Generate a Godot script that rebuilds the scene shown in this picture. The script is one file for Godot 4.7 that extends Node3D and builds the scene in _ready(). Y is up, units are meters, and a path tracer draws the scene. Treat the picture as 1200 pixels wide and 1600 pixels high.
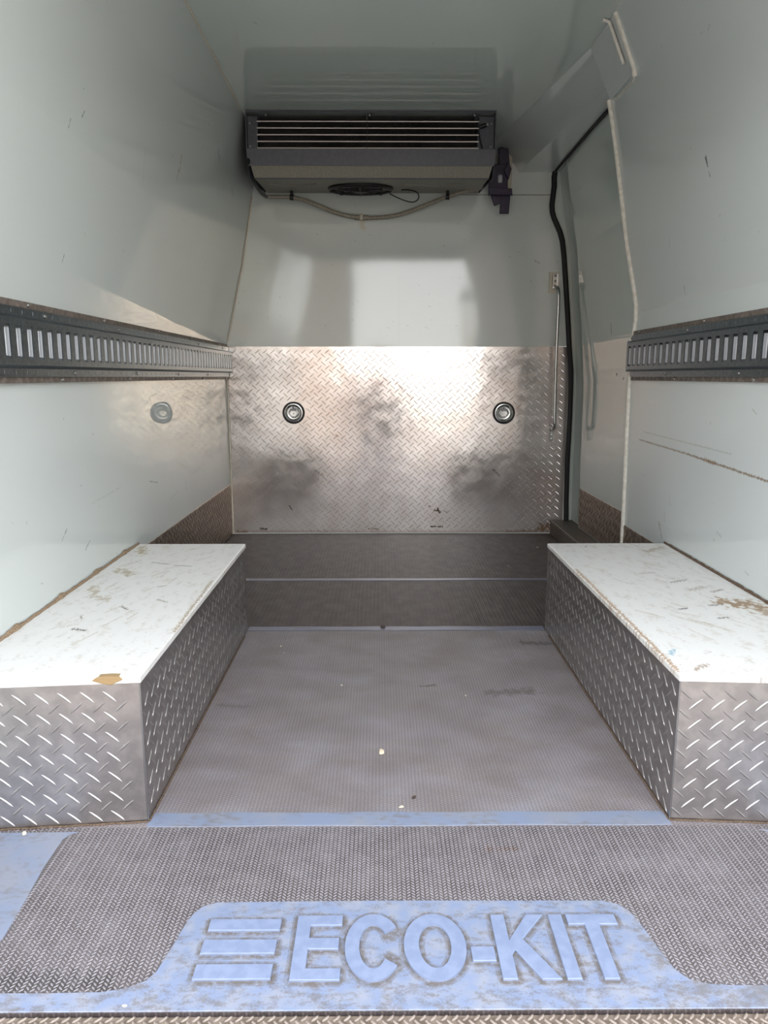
extends Node3D
# Inside of an insulated delivery van, seen from its open rear doors.
# x: right, y: up from the load floor, z: towards the rear opening (camera at z = 0).

const BACK := -3.40      # inner face of the bulkhead
const REAR := -0.74      # edge of the load floor
const ROOF := 1.70
const LEFT := [[0.0, -0.69], [0.26, -0.69], [0.72, -0.69], [0.87, -0.684], [1.0, -0.655], [1.2, -0.607], [1.49, -0.553], [1.70, -0.507]]
const RIGHT := [[0.0, 0.825], [0.26, 0.823], [0.72, 0.816], [0.86, 0.82], [0.93, 0.828], [1.0, 0.814], [1.14, 0.782], [1.31, 0.752], [1.44, 0.728], [1.55, 0.705], [1.70, 0.64]]
const DOOR := [[0.07, 0.887], [0.7, 0.882], [0.87, 0.868], [1.11, 0.842], [1.25, 0.828], [1.35, 0.81], [1.45, 0.79], [1.598, 0.768]]

var M := {}
var used := {}
var rng := RandomNumberGenerator.new()

# ---------------------------------------------------------------- mesh building
class Shape:
	var v := PackedVector3Array()
	var n := PackedVector3Array()
	var t := PackedVector2Array()
	var plane := 0            # which two axes make the texture coordinates: 0 = zy, 1 = xz, 2 = xy

	func uv(p: Vector3) -> Vector2:
		return Vector2(p.z, p.y) if plane == 0 else (Vector2(p.x, p.z) if plane == 1 else Vector2(p.x, p.y))

	func tri(a: Vector3, b: Vector3, c: Vector3, out: Vector3) -> void:
		var f := (b - a).cross(c - a)
		if f.length_squared() < 1e-18:
			return
		f = f.normalized()
		if f.dot(out) > 0.0:      # counter-clockwise from outside: swap, front faces run clockwise
			var s := b
			b = c
			c = s
		else:
			f = -f
		v.append_array([a, b, c])
		n.append_array([f, f, f])
		t.append_array([uv(a), uv(b), uv(c)])

	func quad(a: Vector3, b: Vector3, c: Vector3, d: Vector3, out: Vector3) -> void:
		tri(a, b, c, out)
		tri(a, c, d, out)

	func stri(a: Vector3, b: Vector3, c: Vector3, na: Vector3, nb: Vector3, nc: Vector3) -> void:
		var f := (b - a).cross(c - a)
		if f.length_squared() < 1e-18:
			return
		if f.dot(na + nb + nc) > 0.0:
			v.append_array([a, c, b])
			n.append_array([na, nc, nb])
			t.append_array([uv(a), uv(c), uv(b)])
		else:
			v.append_array([a, b, c])
			n.append_array([na, nb, nc])
			t.append_array([uv(a), uv(b), uv(c)])

	# a hexahedron from eight corners: bottom ring p0..p3, top ring p4..p7
	func hexa(p: Array) -> void:
		var m := Vector3.ZERO
		for q in p:
			m += q / 8.0
		for f in [[0, 1, 2, 3], [4, 5, 6, 7], [0, 1, 5, 4], [1, 2, 6, 5], [2, 3, 7, 6], [3, 0, 4, 7]]:
			var k: Vector3 = (p[f[0]] + p[f[1]] + p[f[2]] + p[f[3]]) / 4.0 - m
			quad(p[f[0]], p[f[1]], p[f[2]], p[f[3]], k)

	# a box with chamfered edges
	func box(lo: Vector3, hi: Vector3, c := 0.0) -> void:
		if c <= 0.0:
			hexa([lo, Vector3(hi.x, lo.y, lo.z), Vector3(hi.x, lo.y, hi.z), Vector3(lo.x, lo.y, hi.z), Vector3(lo.x, hi.y, lo.z), Vector3(hi.x, hi.y, lo.z), hi, Vector3(lo.x, hi.y, hi.z)])
			return
		var m := (lo + hi) / 2.0
		var h := (hi - lo) / 2.0
		c = minf(c, minf(h.x, minf(h.y, h.z)) * 0.95)
		var at := func(s: Vector3, axis: int) -> Vector3:
			var e := h - Vector3(c, c, c)
			e[axis] = h[axis]
			return m + Vector3(s.x * e.x, s.y * e.y, s.z * e.z)
		for axis in 3:
			var b := (axis + 1) % 3
			var d := (axis + 2) % 3
			for sa in [-1.0, 1.0]:
				var ring := []
				for w in [[-1.0, -1.0], [1.0, -1.0], [1.0, 1.0], [-1.0, 1.0]]:
					var s := Vector3.ZERO
					s[axis] = sa
					s[b] = w[0]
					s[d] = w[1]
					ring.append(at.call(s, axis))
				var o := Vector3.ZERO
				o[axis] = sa
				quad(ring[0], ring[1], ring[2], ring[3], o)
				for sb in [-1.0, 1.0]:
					var s1 := Vector3.ZERO
					s1[axis] = sa
					s1[b] = sb
					var s0 := s1
					s0[d] = -1.0
					s1[d] = 1.0
					var o2 := Vector3.ZERO
					o2[axis] = sa
					o2[b] = sb
					quad(at.call(s0, axis), at.call(s1, axis), at.call(s1, b), at.call(s0, b), o2)
		for sx in [-1.0, 1.0]:
			for sy in [-1.0, 1.0]:
				for sz in [-1.0, 1.0]:
					var s := Vector3(sx, sy, sz)
					tri(at.call(s, 0), at.call(s, 1), at.call(s, 2), s)

	# a round bar along a path
	func tube(path: Array, r: float, sides := 10, capped := true) -> void:
		var rings := []
		var norms := []
		var up := Vector3.UP
		for i in path.size():
			var d: Vector3 = (path[mini(i + 1, path.size() - 1)] - path[maxi(i - 1, 0)]).normalized()
			if absf(d.dot(up)) > 0.95:
				up = Vector3.RIGHT
			var a := d.cross(up).normalized()
			var b := a.cross(d).normalized()
			up = b
			var ring := []
			var nr := []
			for k in sides:
				var w := TAU * k / sides
				var o := a * cos(w) + b * sin(w)
				ring.append(path[i] + o * r)
				nr.append(o)
			rings.append(ring)
			norms.append(nr)
		for i in path.size() - 1:
			for k in sides:
				var j := (k + 1) % sides
				stri(rings[i][k], rings[i][j], rings[i + 1][j], norms[i][k], norms[i][j], norms[i + 1][j])
				stri(rings[i][k], rings[i + 1][j], rings[i + 1][k], norms[i][k], norms[i + 1][j], norms[i + 1][k])
		if capped:
			for e in [0, path.size() - 1]:
				var o: Vector3 = path[e] - path[1 if e == 0 else e - 1]
				for k in sides:
					tri(path[e], rings[e][k], rings[e][(k + 1) % sides], o)

	# a profile of [radius, height] turned about the axis through `at`
	func lathe(at: Vector3, axis: Vector3, profile: Array, sides := 32) -> void:
		axis = axis.normalized()
		var a := axis.cross(Vector3.UP if absf(axis.y) < 0.9 else Vector3.RIGHT).normalized()
		var b := axis.cross(a)
		for i in profile.size() - 1:
			var p: Array = profile[i]
			var q: Array = profile[i + 1]
			var sl := Vector2(q[1] - p[1], p[0] - q[0]).normalized()
			for k in sides:
				var w0 := TAU * k / sides
				var w1 := TAU * (k + 1) / sides
				var o0 := a * cos(w0) + b * sin(w0)
				var o1 := a * cos(w1) + b * sin(w1)
				var n0 := o0 * sl.x + axis * sl.y
				var n1 := o1 * sl.x + axis * sl.y
				var A: Vector3 = at + o0 * p[0] + axis * p[1]
				var B: Vector3 = at + o1 * p[0] + axis * p[1]
				var C: Vector3 = at + o1 * q[0] + axis * q[1]
				var D: Vector3 = at + o0 * q[0] + axis * q[1]
				stri(A, B, C, n0, n1, n1)
				stri(A, C, D, n0, n1, n0)

	# an upright prism over a flat outline (points are x, z), its upper rim chamfered by c
	func prism(outline: PackedVector2Array, y0: float, y1: float, c := 0.0) -> void:
		var count := outline.size()
		var area := 0.0
		for i in count:
			area += outline[i].cross(outline[(i + 1) % count])
		var s := 1.0 if area > 0.0 else -1.0
		var inner := PackedVector2Array()
		for i in count:
			var e0 := (outline[i] - outline[(i + count - 1) % count]).normalized()
			var e1 := (outline[(i + 1) % count] - outline[i]).normalized()
			var n0 := Vector2(-e0.y, e0.x) * s
			var n1 := Vector2(-e1.y, e1.x) * s
			var w := (n0 + n1).normalized()
			inner.append(outline[i] + w * c / maxf(0.35, w.dot(n1)))
		for i in count:
			var j := (i + 1) % count
			var e := (outline[j] - outline[i]).normalized()
			var o := Vector3(e.y, 0, -e.x) * s
			var yc := y1 - c
			quad(Vector3(outline[i].x, y0, outline[i].y), Vector3(outline[j].x, y0, outline[j].y), Vector3(outline[j].x, yc, outline[j].y), Vector3(outline[i].x, yc, outline[i].y), o)
			if c > 0.0:
				quad(Vector3(outline[i].x, yc, outline[i].y), Vector3(outline[j].x, yc, outline[j].y), Vector3(inner[j].x, y1, inner[j].y), Vector3(inner[i].x, y1, inner[i].y), o + Vector3.UP)
		var ids := Geometry2D.triangulate_polygon(inner)
		for k in range(0, ids.size(), 3):
			var a := inner[ids[k]]
			var b := inner[ids[k + 1]]
			var d := inner[ids[k + 2]]
			tri(Vector3(a.x, y1, a.y), Vector3(b.x, y1, b.y), Vector3(d.x, y1, d.y), Vector3.UP)
			tri(Vector3(a.x, y0, a.y), Vector3(b.x, y0, b.y), Vector3(d.x, y0, d.y), Vector3.DOWN)

	# a raised band between two ellipses (letters C and O)
	func arc(mid: Vector2, ro: Vector2, ri: Vector2, a0: float, a1: float, y0: float, y1: float, steps := 40) -> void:
		var full := a1 - a0 > TAU - 0.01
		for i in steps:
			var P := []
			for w in [lerpf(a0, a1, float(i) / steps), lerpf(a0, a1, float(i + 1) / steps)]:
				P.append([mid + Vector2(cos(w), -sin(w)) * ro, mid + Vector2(cos(w), -sin(w)) * ri])
			var g := func(q: Vector2, y: float) -> Vector3: return Vector3(q.x, y, q.y)
			quad(g.call(P[0][0], y1), g.call(P[1][0], y1), g.call(P[1][1], y1), g.call(P[0][1], y1), Vector3.UP)
			var o := Vector3(P[0][0].x - mid.x, 0, P[0][0].y - mid.y)
			quad(g.call(P[0][0], y0), g.call(P[1][0], y0), g.call(P[1][0], y1), g.call(P[0][0], y1), o)
			quad(g.call(P[0][1], y0), g.call(P[1][1], y0), g.call(P[1][1], y1), g.call(P[0][1], y1), -o)
			if not full and (i == 0 or i == steps - 1):
				var e: Array = P[0] if i == 0 else P[1]
				var f: Array = P[1] if i == 0 else P[0]
				quad(g.call(e[0], y0), g.call(e[1], y0), g.call(e[1], y1), g.call(e[0], y1), g.call(e[0] - f[0], 0.0))

	func add(other: Shape, x: Transform3D) -> void:
		v.append_array(x * other.v)
		n.append_array(Transform3D(x.basis, Vector3.ZERO) * other.n)
		for p in x * other.v:
			t.append(uv(p))

	func mesh() -> ArrayMesh:
		var a := []
		a.resize(Mesh.ARRAY_MAX)
		a[Mesh.ARRAY_VERTEX] = v
		a[Mesh.ARRAY_NORMAL] = n
		a[Mesh.ARRAY_TEX_UV] = t
		var m := ArrayMesh.new()
		m.add_surface_from_arrays(Mesh.PRIMITIVE_TRIANGLES, a)
		return m


# ---------------------------------------------------------------- scene helpers
func numbered(called: String) -> String:
	used[called] = used.get(called, -1) + 1
	return called if used[called] == 0 else "%s_%03d" % [called, used[called]]

func tag(o: Node, label: String, category: String, group := "") -> Node:
	o.set_meta("label", label)
	if category:
		o.set_meta("category", category)
	if group:
		o.set_meta("group", group)
	return o

func obj(called: String, s, m: Material, parent: Node = self) -> MeshInstance3D:
	var o := MeshInstance3D.new()
	o.name = numbered(called) if parent == self else called
	o.mesh = s.mesh() if s is Shape else s
	o.material_override = m
	parent.add_child(o, true)
	return o

func struct(called: String, s, m: Material, label: String) -> MeshInstance3D:
	var o := obj(called, s, m)
	o.set_meta("kind", "structure")
	tag(o, label, "")
	return o

func thing(called: String, label: String, category: String, at := Vector3.ZERO, group := "") -> Node3D:
	var o := Node3D.new()
	o.name = numbered(called)
	add_child(o)
	o.position = at
	tag(o, label, category, group)
	return o

func at_height(profile: Array, y: float) -> float:
	for i in profile.size() - 1:
		if y <= profile[i + 1][0]:
			return lerpf(profile[i][1], profile[i + 1][1], clampf((y - profile[i][0]) / (profile[i + 1][0] - profile[i][0]), 0, 1))
	return profile[-1][1]

func col(r: int, g: int, b: int) -> Color:
	return Color(r / 255.0, g / 255.0, b / 255.0)

func mat(c: Color, rough: float, metal := 0.0, spec := 0.5) -> StandardMaterial3D:
	var m := StandardMaterial3D.new()
	m.albedo_color = c
	m.roughness = rough
	m.metallic = metal
	m.metallic_specular = spec
	return m

func noise(freq: float, seed_: int, octaves := 4) -> FastNoiseLite:
	var f := FastNoiseLite.new()
	f.seed = seed_
	f.frequency = freq
	f.fractal_octaves = octaves
	f.noise_type = FastNoiseLite.TYPE_SIMPLEX_SMOOTH
	return f

func noise_tex(freq: float, seed_: int, a: Color, b: Color, side := 512, lo := 0.3, hi := 0.7) -> NoiseTexture2D:
	var t := NoiseTexture2D.new()
	t.noise = noise(freq, seed_, 5)
	t.width = side
	t.height = side
	t.seamless = true
	var r := Gradient.new()
	r.offsets = PackedFloat32Array([lo, hi])
	r.colors = PackedColorArray([a, b])
	t.color_ramp = r
	return t

func grain(m: StandardMaterial3D, freq: float, seed_: int, a: Color, b: Color, scale: float) -> StandardMaterial3D:
	m.albedo_texture = noise_tex(freq, seed_, a, b)
	m.uv1_triplanar = true
	m.uv1_world_triplanar = true
	m.uv1_scale = Vector3.ONE * scale
	return m

# soft-edged, broken stroke on a picture: scuffs, scratches and stains
func stroke(im: Image, a: Vector2, b: Vector2, width: float, c: Color, strength: float, seed_: int, broken := 0.5) -> void:
	var f := noise(clampf(0.9 / width, 0.035, 0.14), seed_, 4)
	var lo := Vector2i((a.min(b) - Vector2.ONE * (width + 2)).floor())
	var hi := Vector2i((a.max(b) + Vector2.ONE * (width + 2)).ceil())
	for y in range(maxi(lo.y, 0), mini(hi.y, im.get_height() - 1) + 1):
		for x in range(maxi(lo.x, 0), mini(hi.x, im.get_width() - 1) + 1):
			var p := Vector2(x, y)
			var q := Geometry2D.get_closest_point_to_segment(p, a, b)
			var w := 1.0 - p.distance_to(q) / width + f.get_noise_2d(x, y) * broken * 2.0 - broken * 0.3
			if w > 0.0:
				im.set_pixel(x, y, im.get_pixel(x, y).lerp(c, clampf(w * 1.6, 0, 1) * strength))

# a picture laid over a rectangle in metres: from u0, v0 (top left) to u1, v1
func picture(m: StandardMaterial3D, im: Image, u0: float, v0: float, u1: float, v1: float) -> void:
	m.albedo_texture = ImageTexture.create_from_image(im)
	m.uv1_scale = Vector3(1.0 / (u1 - u0), 1.0 / (v1 - v0), 1)
	m.uv1_offset = Vector3(-u0 / (u1 - u0), -v0 / (v1 - v0), 0)

# gentle waves of a laminate panel
func waves(side: Vector2i, freq: float, seed_: int) -> ImageTexture:
	var f := noise(freq, seed_, 2)
	var im := Image.create_empty(side.x, side.y, false, Image.FORMAT_RF)
	for y in side.y:
		for x in side.x:
			im.set_pixel(x, y, Color(0.5 + 0.5 * f.get_noise_2d(x, y), 0, 0))
	return ImageTexture.create_from_image(im)


# ---------------------------------------------------------------- materials
func materials() -> void:
	M.metal_edge = mat(col(176, 174, 172), 0.3, 1.0)
	M.plate = mat(Color.WHITE, 0.2, 0.72)
	var pim := Image.create_empty(1024, 568, false, Image.FORMAT_RGB8)
	var n1 := noise(0.012, 11, 5)
	var n2 := noise(0.2, 12, 3)
	for y in 568:
		for x in 1024:
			pim.set_pixel(x, y, col(210, 201, 195).lerp(col(226, 219, 214), clampf(0.5 + n1.get_noise_2d(x, y) + 0.5 * n2.get_noise_2d(x, y), 0, 1)))
	var q := func(x: float, y: float) -> Vector2: return Vector2((x + 0.682) / 1.545 * 1024.0, (0.857 - y) / 0.857 * 568.0)
	for k in [[0.262, 0.108, 0.285, 0.1, 5, col(92, 76, 62), 0.85], [0.275, 0.115, 0.28, 0.095, 3, col(60, 50, 42), 0.9], [0.305, 0.105, 0.315, 0.1, 4, col(120, 92, 70), 0.6], [0.235, 0.128, 0.24, 0.126, 2.5, col(80, 64, 52), 0.8], [0.24, 0.03, 0.3, 0.028, 3, col(70, 58, 48), 0.8], [-0.56, 0.02, -0.53, 0.02, 4, col(70, 60, 52), 0.8], [-0.05, 0.02, 0.0, 0.018, 2.5, col(110, 92, 74), 0.6], [-0.667, 0.0, -0.63, 0.004, 10, col(168, 140, 110), 0.7], [0.76, 0.02, 0.85, 0.03, 16, col(160, 124, 92), 0.75], [0.6, 0.005, 0.74, 0.006, 7, col(150, 124, 98), 0.65], [-0.6, 0.008, 0.6, 0.006, 4, col(178, 158, 136), 0.55], [-0.42, 0.13, -0.41, 0.11, 3, col(96, 84, 74), 0.7], [-0.2, 0.46, -0.19, 0.455, 3, col(110, 80, 60), 0.7], [0.53, 0.3, 0.56, 0.27, 4, col(120, 110, 104), 0.6], [-0.3, 0.3, -0.26, 0.27, 6, col(150, 142, 136), 0.5], [-0.6, 0.52, -0.66, 0.54, 8, col(176, 168, 162), 0.5]]:
		stroke(pim, q.call(k[0], k[1]), q.call(k[2], k[3]), k[4], k[5], k[6], 1500 + int(k[0] * 90), 0.6)
	picture(M.plate, pim, 0.0, 0.857, 1.545, 0.0)
	M.plate.heightmap_enabled = true
	M.plate.heightmap_scale = 0.035
	M.plate.heightmap_texture = waves(Vector2i(256, 142), 0.09, 14)
	M.plate.roughness_texture = noise_tex(0.03, 12, Color(0.7, 0.7, 0.7), Color(1, 1, 1))
	M.box_plate = grain(mat(Color.WHITE, 0.36, 0.95), 0.02, 13, col(172, 167, 166), col(190, 185, 183), 2.3)
	M.kick = grain(mat(Color.WHITE, 0.36, 1.0), 0.03, 15, col(136, 120, 108), col(172, 158, 146), 2.1)
	M.rail = grain(mat(Color.WHITE, 0.36, 1.0), 0.05, 16, col(108, 117, 125), col(122, 131, 138), 3.0)
	M.lip = mat(col(212, 216, 220), 0.45, 0.75)  # same pressed metal as the rail, paled to show light caught by the tongues
	M.strip = grain(mat(Color.WHITE, 0.55), 0.02, 17, col(92, 82, 74), col(120, 110, 102), 4.0)
	M.black = mat(col(14, 14, 16), 0.45)
	M.rubber = mat(col(20, 20, 22), 0.6)
	M.steel = mat(col(190, 190, 188), 0.22, 1.0)
	M.dark_steel = mat(col(120, 120, 120), 0.35, 1.0)
	M.sealant = grain(mat(Color.WHITE, 0.6), 0.05, 18, col(196, 184, 166), col(228, 221, 208), 6.0)
	M.bead = grain(mat(Color.WHITE, 0.45), 0.03, 19, col(208, 203, 190), col(226, 222, 212), 3.0)
	M.caulk = grain(mat(Color.WHITE, 0.85), 0.06, 20, col(110, 92, 74), col(164, 142, 116), 8.0)
	M.caulk_dark = grain(mat(Color.WHITE, 0.85), 0.06, 21, col(66, 52, 42), col(120, 100, 80), 8.0)
	M.casing = grain(mat(Color.WHITE, 0.42, 0.25), 0.03, 22, col(76, 76, 82), col(81, 81, 87), 3.0)
	M.tray = grain(mat(Color.WHITE, 0.6), 0.05, 23, col(132, 128, 117), col(146, 142, 131), 4.0)
	M.coil = mat(col(112, 108, 104), 0.6, 0.3)
	M.tubes = mat(col(176, 170, 164), 0.34, 1.0)
	M.hose = grain(mat(Color.WHITE, 0.5), 0.04, 24, col(128, 120, 106), col(160, 152, 138), 5.0)
	M.tape = grain(mat(Color.WHITE, 0.38), 0.03, 25, col(26, 14, 40), col(40, 22, 58), 6.0)
	M.cream = mat(col(206, 198, 180), 0.7)
	M.clear = mat(col(170, 168, 172), 0.3)
	M.blue_mat = mat(col(138, 152, 184), 0.5)
	M.sill = grain(mat(Color.WHITE, 0.5), 0.04, 26, col(74, 66, 60), col(96, 88, 80), 3.0)
	M.chip = mat(col(214, 196, 168), 0.8)
	M.chip_dark = mat(col(60, 48, 40), 0.8)
	M.filler = grain(mat(Color.WHITE, 0.9), 0.08, 27, col(118, 94, 64), col(176, 150, 108), 30.0)
	M.lug = grain(mat(Color.WHITE, 0.45), 0.03, 28, col(118, 114, 118), col(136, 132, 137), 3.0)
	M.step_lug = grain(mat(Color.WHITE, 0.5, 0.3), 0.03, 29, col(122, 111, 101), col(146, 135, 125), 4.0)
	M.step = grain(mat(Color.WHITE, 0.6, 0.2), 0.03, 30, col(92, 80, 69), col(120, 107, 95), 4.0)
	M.shell = mat(col(214, 217, 216), 0.4)

func white_panel(side: Vector2i, base: Color, wave: float, seed_: int) -> Array:
	var im := Image.create_empty(side.x, side.y, false, Image.FORMAT_RGB8)
	im.fill(base)
	var m := mat(Color.WHITE, 0.035, 0.0, 0.6)
	m.heightmap_enabled = true
	m.heightmap_scale = wave
	m.heightmap_texture = waves(Vector2i(96, 48), 0.06, seed_)
	return [m, im]


# ---------------------------------------------------------------- tread plate
# lens-shaped lug lying along x, raised along z
func lug_shape(length: float, width: float, height: float) -> Shape:
	var s := Shape.new()
	var st := []
	for k in [-0.62, 0.0, 0.62]:
		var w: float = width * sqrt(1.0 - k * k) / 2.0
		var x: float = k * length / 2.0
		st.append([Vector3(x, -w, 0), Vector3(x, -w * 0.3, height), Vector3(x, w * 0.3, height), Vector3(x, w, 0)])
	for i in 2:
		for k in 3:
			s.quad(st[i][k], st[i + 1][k], st[i + 1][k + 1], st[i][k + 1], Vector3(0, [-1.0, 0.0, 1.0][k], 0.6))
	for e in [[0, -1.0], [2, 1.0]]:
		var tip := Vector3(e[1] * length / 2.0, 0, 0)
		for k in 3:
			s.tri(st[e[0]][k], st[e[0]][k + 1], tip, Vector3(e[1] * 0.4, [-1.0, 0.0, 1.0][k], 0.8))
	return s

# a sheet of tread plate in its own frame: x along, y up, lugs towards +z
func tread_plate(w: float, h: float, pitch := 0.035, skip := []) -> Shape:
	var s := Shape.new()
	s.plane = 2
	s.box(Vector3(0, 0, -0.002), Vector3(w, h, 0), 0.0006)
	var lug := lug_shape(0.0295, 0.004, 0.0012)
	for fam in 2:
		var y := pitch * (0.35 + 0.5 * fam)
		while y < h - 0.011:
			var x := pitch * (0.3 + 0.5 * fam)
			while x < w - 0.016:
				var ok := true
				for k in skip:
					ok = ok and Vector2(x, y).distance_to(k) > 0.062
				if ok:
					s.add(lug, Transform3D(Basis(Vector3.BACK, PI / 4 * (-0.93 if fam == 0 else 0.93)), Vector3(x, y, 0)))
				x += pitch
			y += pitch
	return s

func frame(origin: Vector3, along: Vector3, up: Vector3) -> Transform3D:
	var x := along.normalized()
	var z := x.cross(up).normalized()
	return Transform3D(Basis(x, z.cross(x), z), origin)


# ---------------------------------------------------------------- shell of the van
# a wall that follows a profile of [height, x], from z0 (rear) to z1 for each height
func wall_shape(profile: Array, z0: float, ends: Array, out: float, thick: float) -> Shape:
	var s := Shape.new()
	for i in profile.size() - 1:
		var a := Vector3(profile[i][1], profile[i][0], z0)
		var b := Vector3(profile[i + 1][1], profile[i + 1][0], z0)
		var z1: float = ends[i]
		var steps := 6
		var o := Vector3(out * thick, 0, 0)
		var face := Vector3(-out, 0, 0)
		for k in steps:
			var p := lerpf(z0, z1, float(k) / steps)
			var q := lerpf(z0, z1, float(k + 1) / steps)
			for d in [[Vector3.ZERO, face], [o, -face]]:
				s.quad(Vector3(a.x, a.y, p) + d[0], Vector3(a.x, a.y, q) + d[0], Vector3(b.x, b.y, q) + d[0], Vector3(b.x, b.y, p) + d[0], d[1])
		for z in [z0, z1]:
			s.quad(Vector3(a.x, a.y, z), Vector3(b.x, b.y, z), Vector3(b.x, b.y, z) + o, Vector3(a.x, a.y, z) + o, Vector3(0, 0, 1 if z == z0 else -1))
		if i == 0 or i == profile.size() - 2 or ends[mini(i + 1, ends.size() - 1)] != z1 or ends[maxi(i - 1, 0)] != z1:
			s.quad(Vector3(a.x, a.y, z0), Vector3(a.x, a.y, z1), Vector3(a.x, a.y, z1) + o, Vector3(a.x, a.y, z0) + o, Vector3.DOWN)
			s.quad(Vector3(b.x, b.y, z0), Vector3(b.x, b.y, z1), Vector3(b.x, b.y, z1) + o, Vector3(b.x, b.y, z0) + o, Vector3.UP)
	return s

func build_walls() -> void:
	# left wall
	var wp := white_panel(Vector2i(2048, 1024), col(201, 207, 204), 0.13, 31)
	var im: Image = wp[1]
	var px := func(z: float, y: float) -> Vector2: return Vector2((z + 3.4) / 2.7 * 2048.0, (1.72 - y) / 1.74 * 1024.0)
	for k in [[-2.31, 1.365, -2.31, 1.32, 6, col(176, 156, 98), 0.8], [-2.30, 1.33, -2.295, 1.295, 2.5, col(60, 58, 50), 0.9], [-2.0, 1.3, -2.01, 1.2, 1.2, col(120, 125, 122), 0.5], [-1.62, 1.26, -1.61, 1.245, 2, col(70, 70, 70), 0.7], [-1.56, 1.225, -1.555, 1.21, 2.5, col(80, 80, 78), 0.7], [-2.72, 1.5, -2.76, 1.47, 2, col(50, 50, 52), 0.8], [-3.0, 1.44, -3.03, 1.42, 2, col(50, 50, 52), 0.7],
			[-1.62, 0.98, -1.615, 0.965, 2.5, col(96, 96, 96), 0.6], [-2.3, 0.92, -2.34, 0.9, 2, col(80, 78, 74), 0.6], [-2.2, 0.42, -2.28, 0.405, 2, col(90, 86, 80), 0.6], [-1.75, 0.43, -1.95, 0.44, 1.2, col(150, 150, 146), 0.5], [-1.6, 0.4, -1.57, 0.38, 2.5, col(100, 96, 90), 0.6], [-1.72, 0.345, -1.69, 0.33, 3, col(120, 112, 102), 0.5], [-2.6, 0.36, -2.61, 0.33, 2, col(84, 80, 74), 0.6], [-2.4, 0.33, -2.5, 0.345, 1.2, col(140, 138, 132), 0.5],
			[-3.39, 1.5, -3.385, 0.9, 3, col(176, 160, 132), 0.6], [-1.9, 1.62, -1.905, 1.6, 2.5, col(120, 116, 110), 0.5], [-1.55, 1.5, -1.545, 1.485, 2, col(130, 128, 124), 0.6]]:
		stroke(im, px.call(k[0], k[1]), px.call(k[2], k[3]), k[4] * 0.62, k[5], k[6] * 0.8, 100 + int(k[4] * 10) + int(k[0] * 50), 0.45)
	for i in 70:
		var p := Vector2(rng.randf_range(0, 2040), rng.randf_range(0, 1020))
		stroke(im, p, p + Vector2(rng.randf_range(-8, 8), rng.randf_range(-4, 4)), rng.randf_range(0.8, 1.8), col(140, 138, 130), 0.4, 200 + i, 0.6)
	picture(wp[0], im, -3.4, 1.72, -0.7, -0.02)
	var ends := []
	ends.resize(LEFT.size() - 1)
	ends.fill(BACK)
	struct("wall_left", wall_shape(LEFT, REAR, ends, -1.0, 0.08), wp[0], "glossy white panelled side wall on the left with long steel rail")

	# right wall, ending at the sliding door
	wp = white_panel(Vector2i(2048, 1024), col(201, 207, 205), 0.12, 47)
	im = wp[1]
	for k in [[-2.31, 0.535, -1.95, 0.528, 3.0, col(128, 110, 92), 0.75], [-1.95, 0.528, -1.5, 0.512, 3.4, col(120, 98, 80), 0.85], [-1.5, 0.512, -1.2, 0.505, 3.0, col(132, 116, 100), 0.7], [-2.28, 0.562, -1.7, 0.553, 2.4, col(160, 154, 144), 0.45], [-1.84, 0.525, -1.78, 0.522, 6, col(132, 104, 82), 0.7],
			[-1.84, 1.235, -1.835, 1.215, 5, col(60, 58, 56), 0.8], [-1.83, 1.2, -1.826, 1.19, 3, col(110, 108, 104), 0.6], [-2.05, 0.97, -2.05, 0.95, 2, col(80, 80, 78), 0.6], [-2.05, 0.4, -2.04, 0.37, 2.5, col(130, 126, 120), 0.5], [-2.08, 0.345, -2.075, 0.32, 2.5, col(110, 106, 100), 0.5], [-2.12, 0.31, -2.09, 0.27, 4, col(96, 84, 72), 0.7], [-1.75, 0.36, -1.72, 0.35, 3, col(130, 126, 120), 0.5], [-1.6, 0.3, -1.58, 0.295, 3, col(130, 120, 110), 0.4], [-2.1, 1.1, -2.11, 1.08, 2, col(130, 128, 124), 0.4], [-1.62, 0.66, -1.6, 0.65, 2, col(120, 118, 114), 0.4]]:
		stroke(im, px.call(k[0], k[1]), px.call(k[2], k[3]), k[4] * 0.7, k[5], k[6] * (0.85 if k[1] > 0.5 else 0.5), 300 + int(k[4] * 10) + int(k[0] * 50), 0.4)
	for i in 60:
		var p := Vector2(rng.randf_range(700, 2040), rng.randf_range(0, 1020))
		stroke(im, p, p + Vector2(rng.randf_range(-8, 8), rng.randf_range(-4, 4)), rng.randf_range(0.8, 1.8), col(140, 138, 130), 0.4, 400 + i, 0.6)
	picture(wp[0], im, -3.4, 1.72, -0.7, -0.02)
	M.white_right = wp[0]
	ends = []
	ends.resize(RIGHT.size() - 1)
	ends.fill(-2.42)
	ends[-1] = -2.2
	var wr := struct("wall_right", wall_shape(RIGHT, REAR, ends, 1.0, 0.14), wp[0], "glossy white panelled side wall on the right with brown scratch")
	# header over the sliding door
	var s := Shape.new()
	s.hexa([Vector3(0.7045, 1.552, -2.2), Vector3(0.84, 1.552, -2.2), Vector3(0.84, 1.552, -2.42), Vector3(0.7045, 1.552, -2.42), Vector3(0.64, 1.699, -2.2), Vector3(0.84, 1.699, -2.2), Vector3(0.84, 1.699, -2.42), Vector3(0.636, 1.699, -2.42)])
	# coved fairing from the ceiling down to the door track
	var cove := []
	for i in 11:
		var q := i / 10.0
		cove.append(Vector2(-0.5 * q - 0.5 * (1.0 - cos(q * PI / 2)), 0.5 * q + 0.5 * sin(q * PI / 2)))
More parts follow.
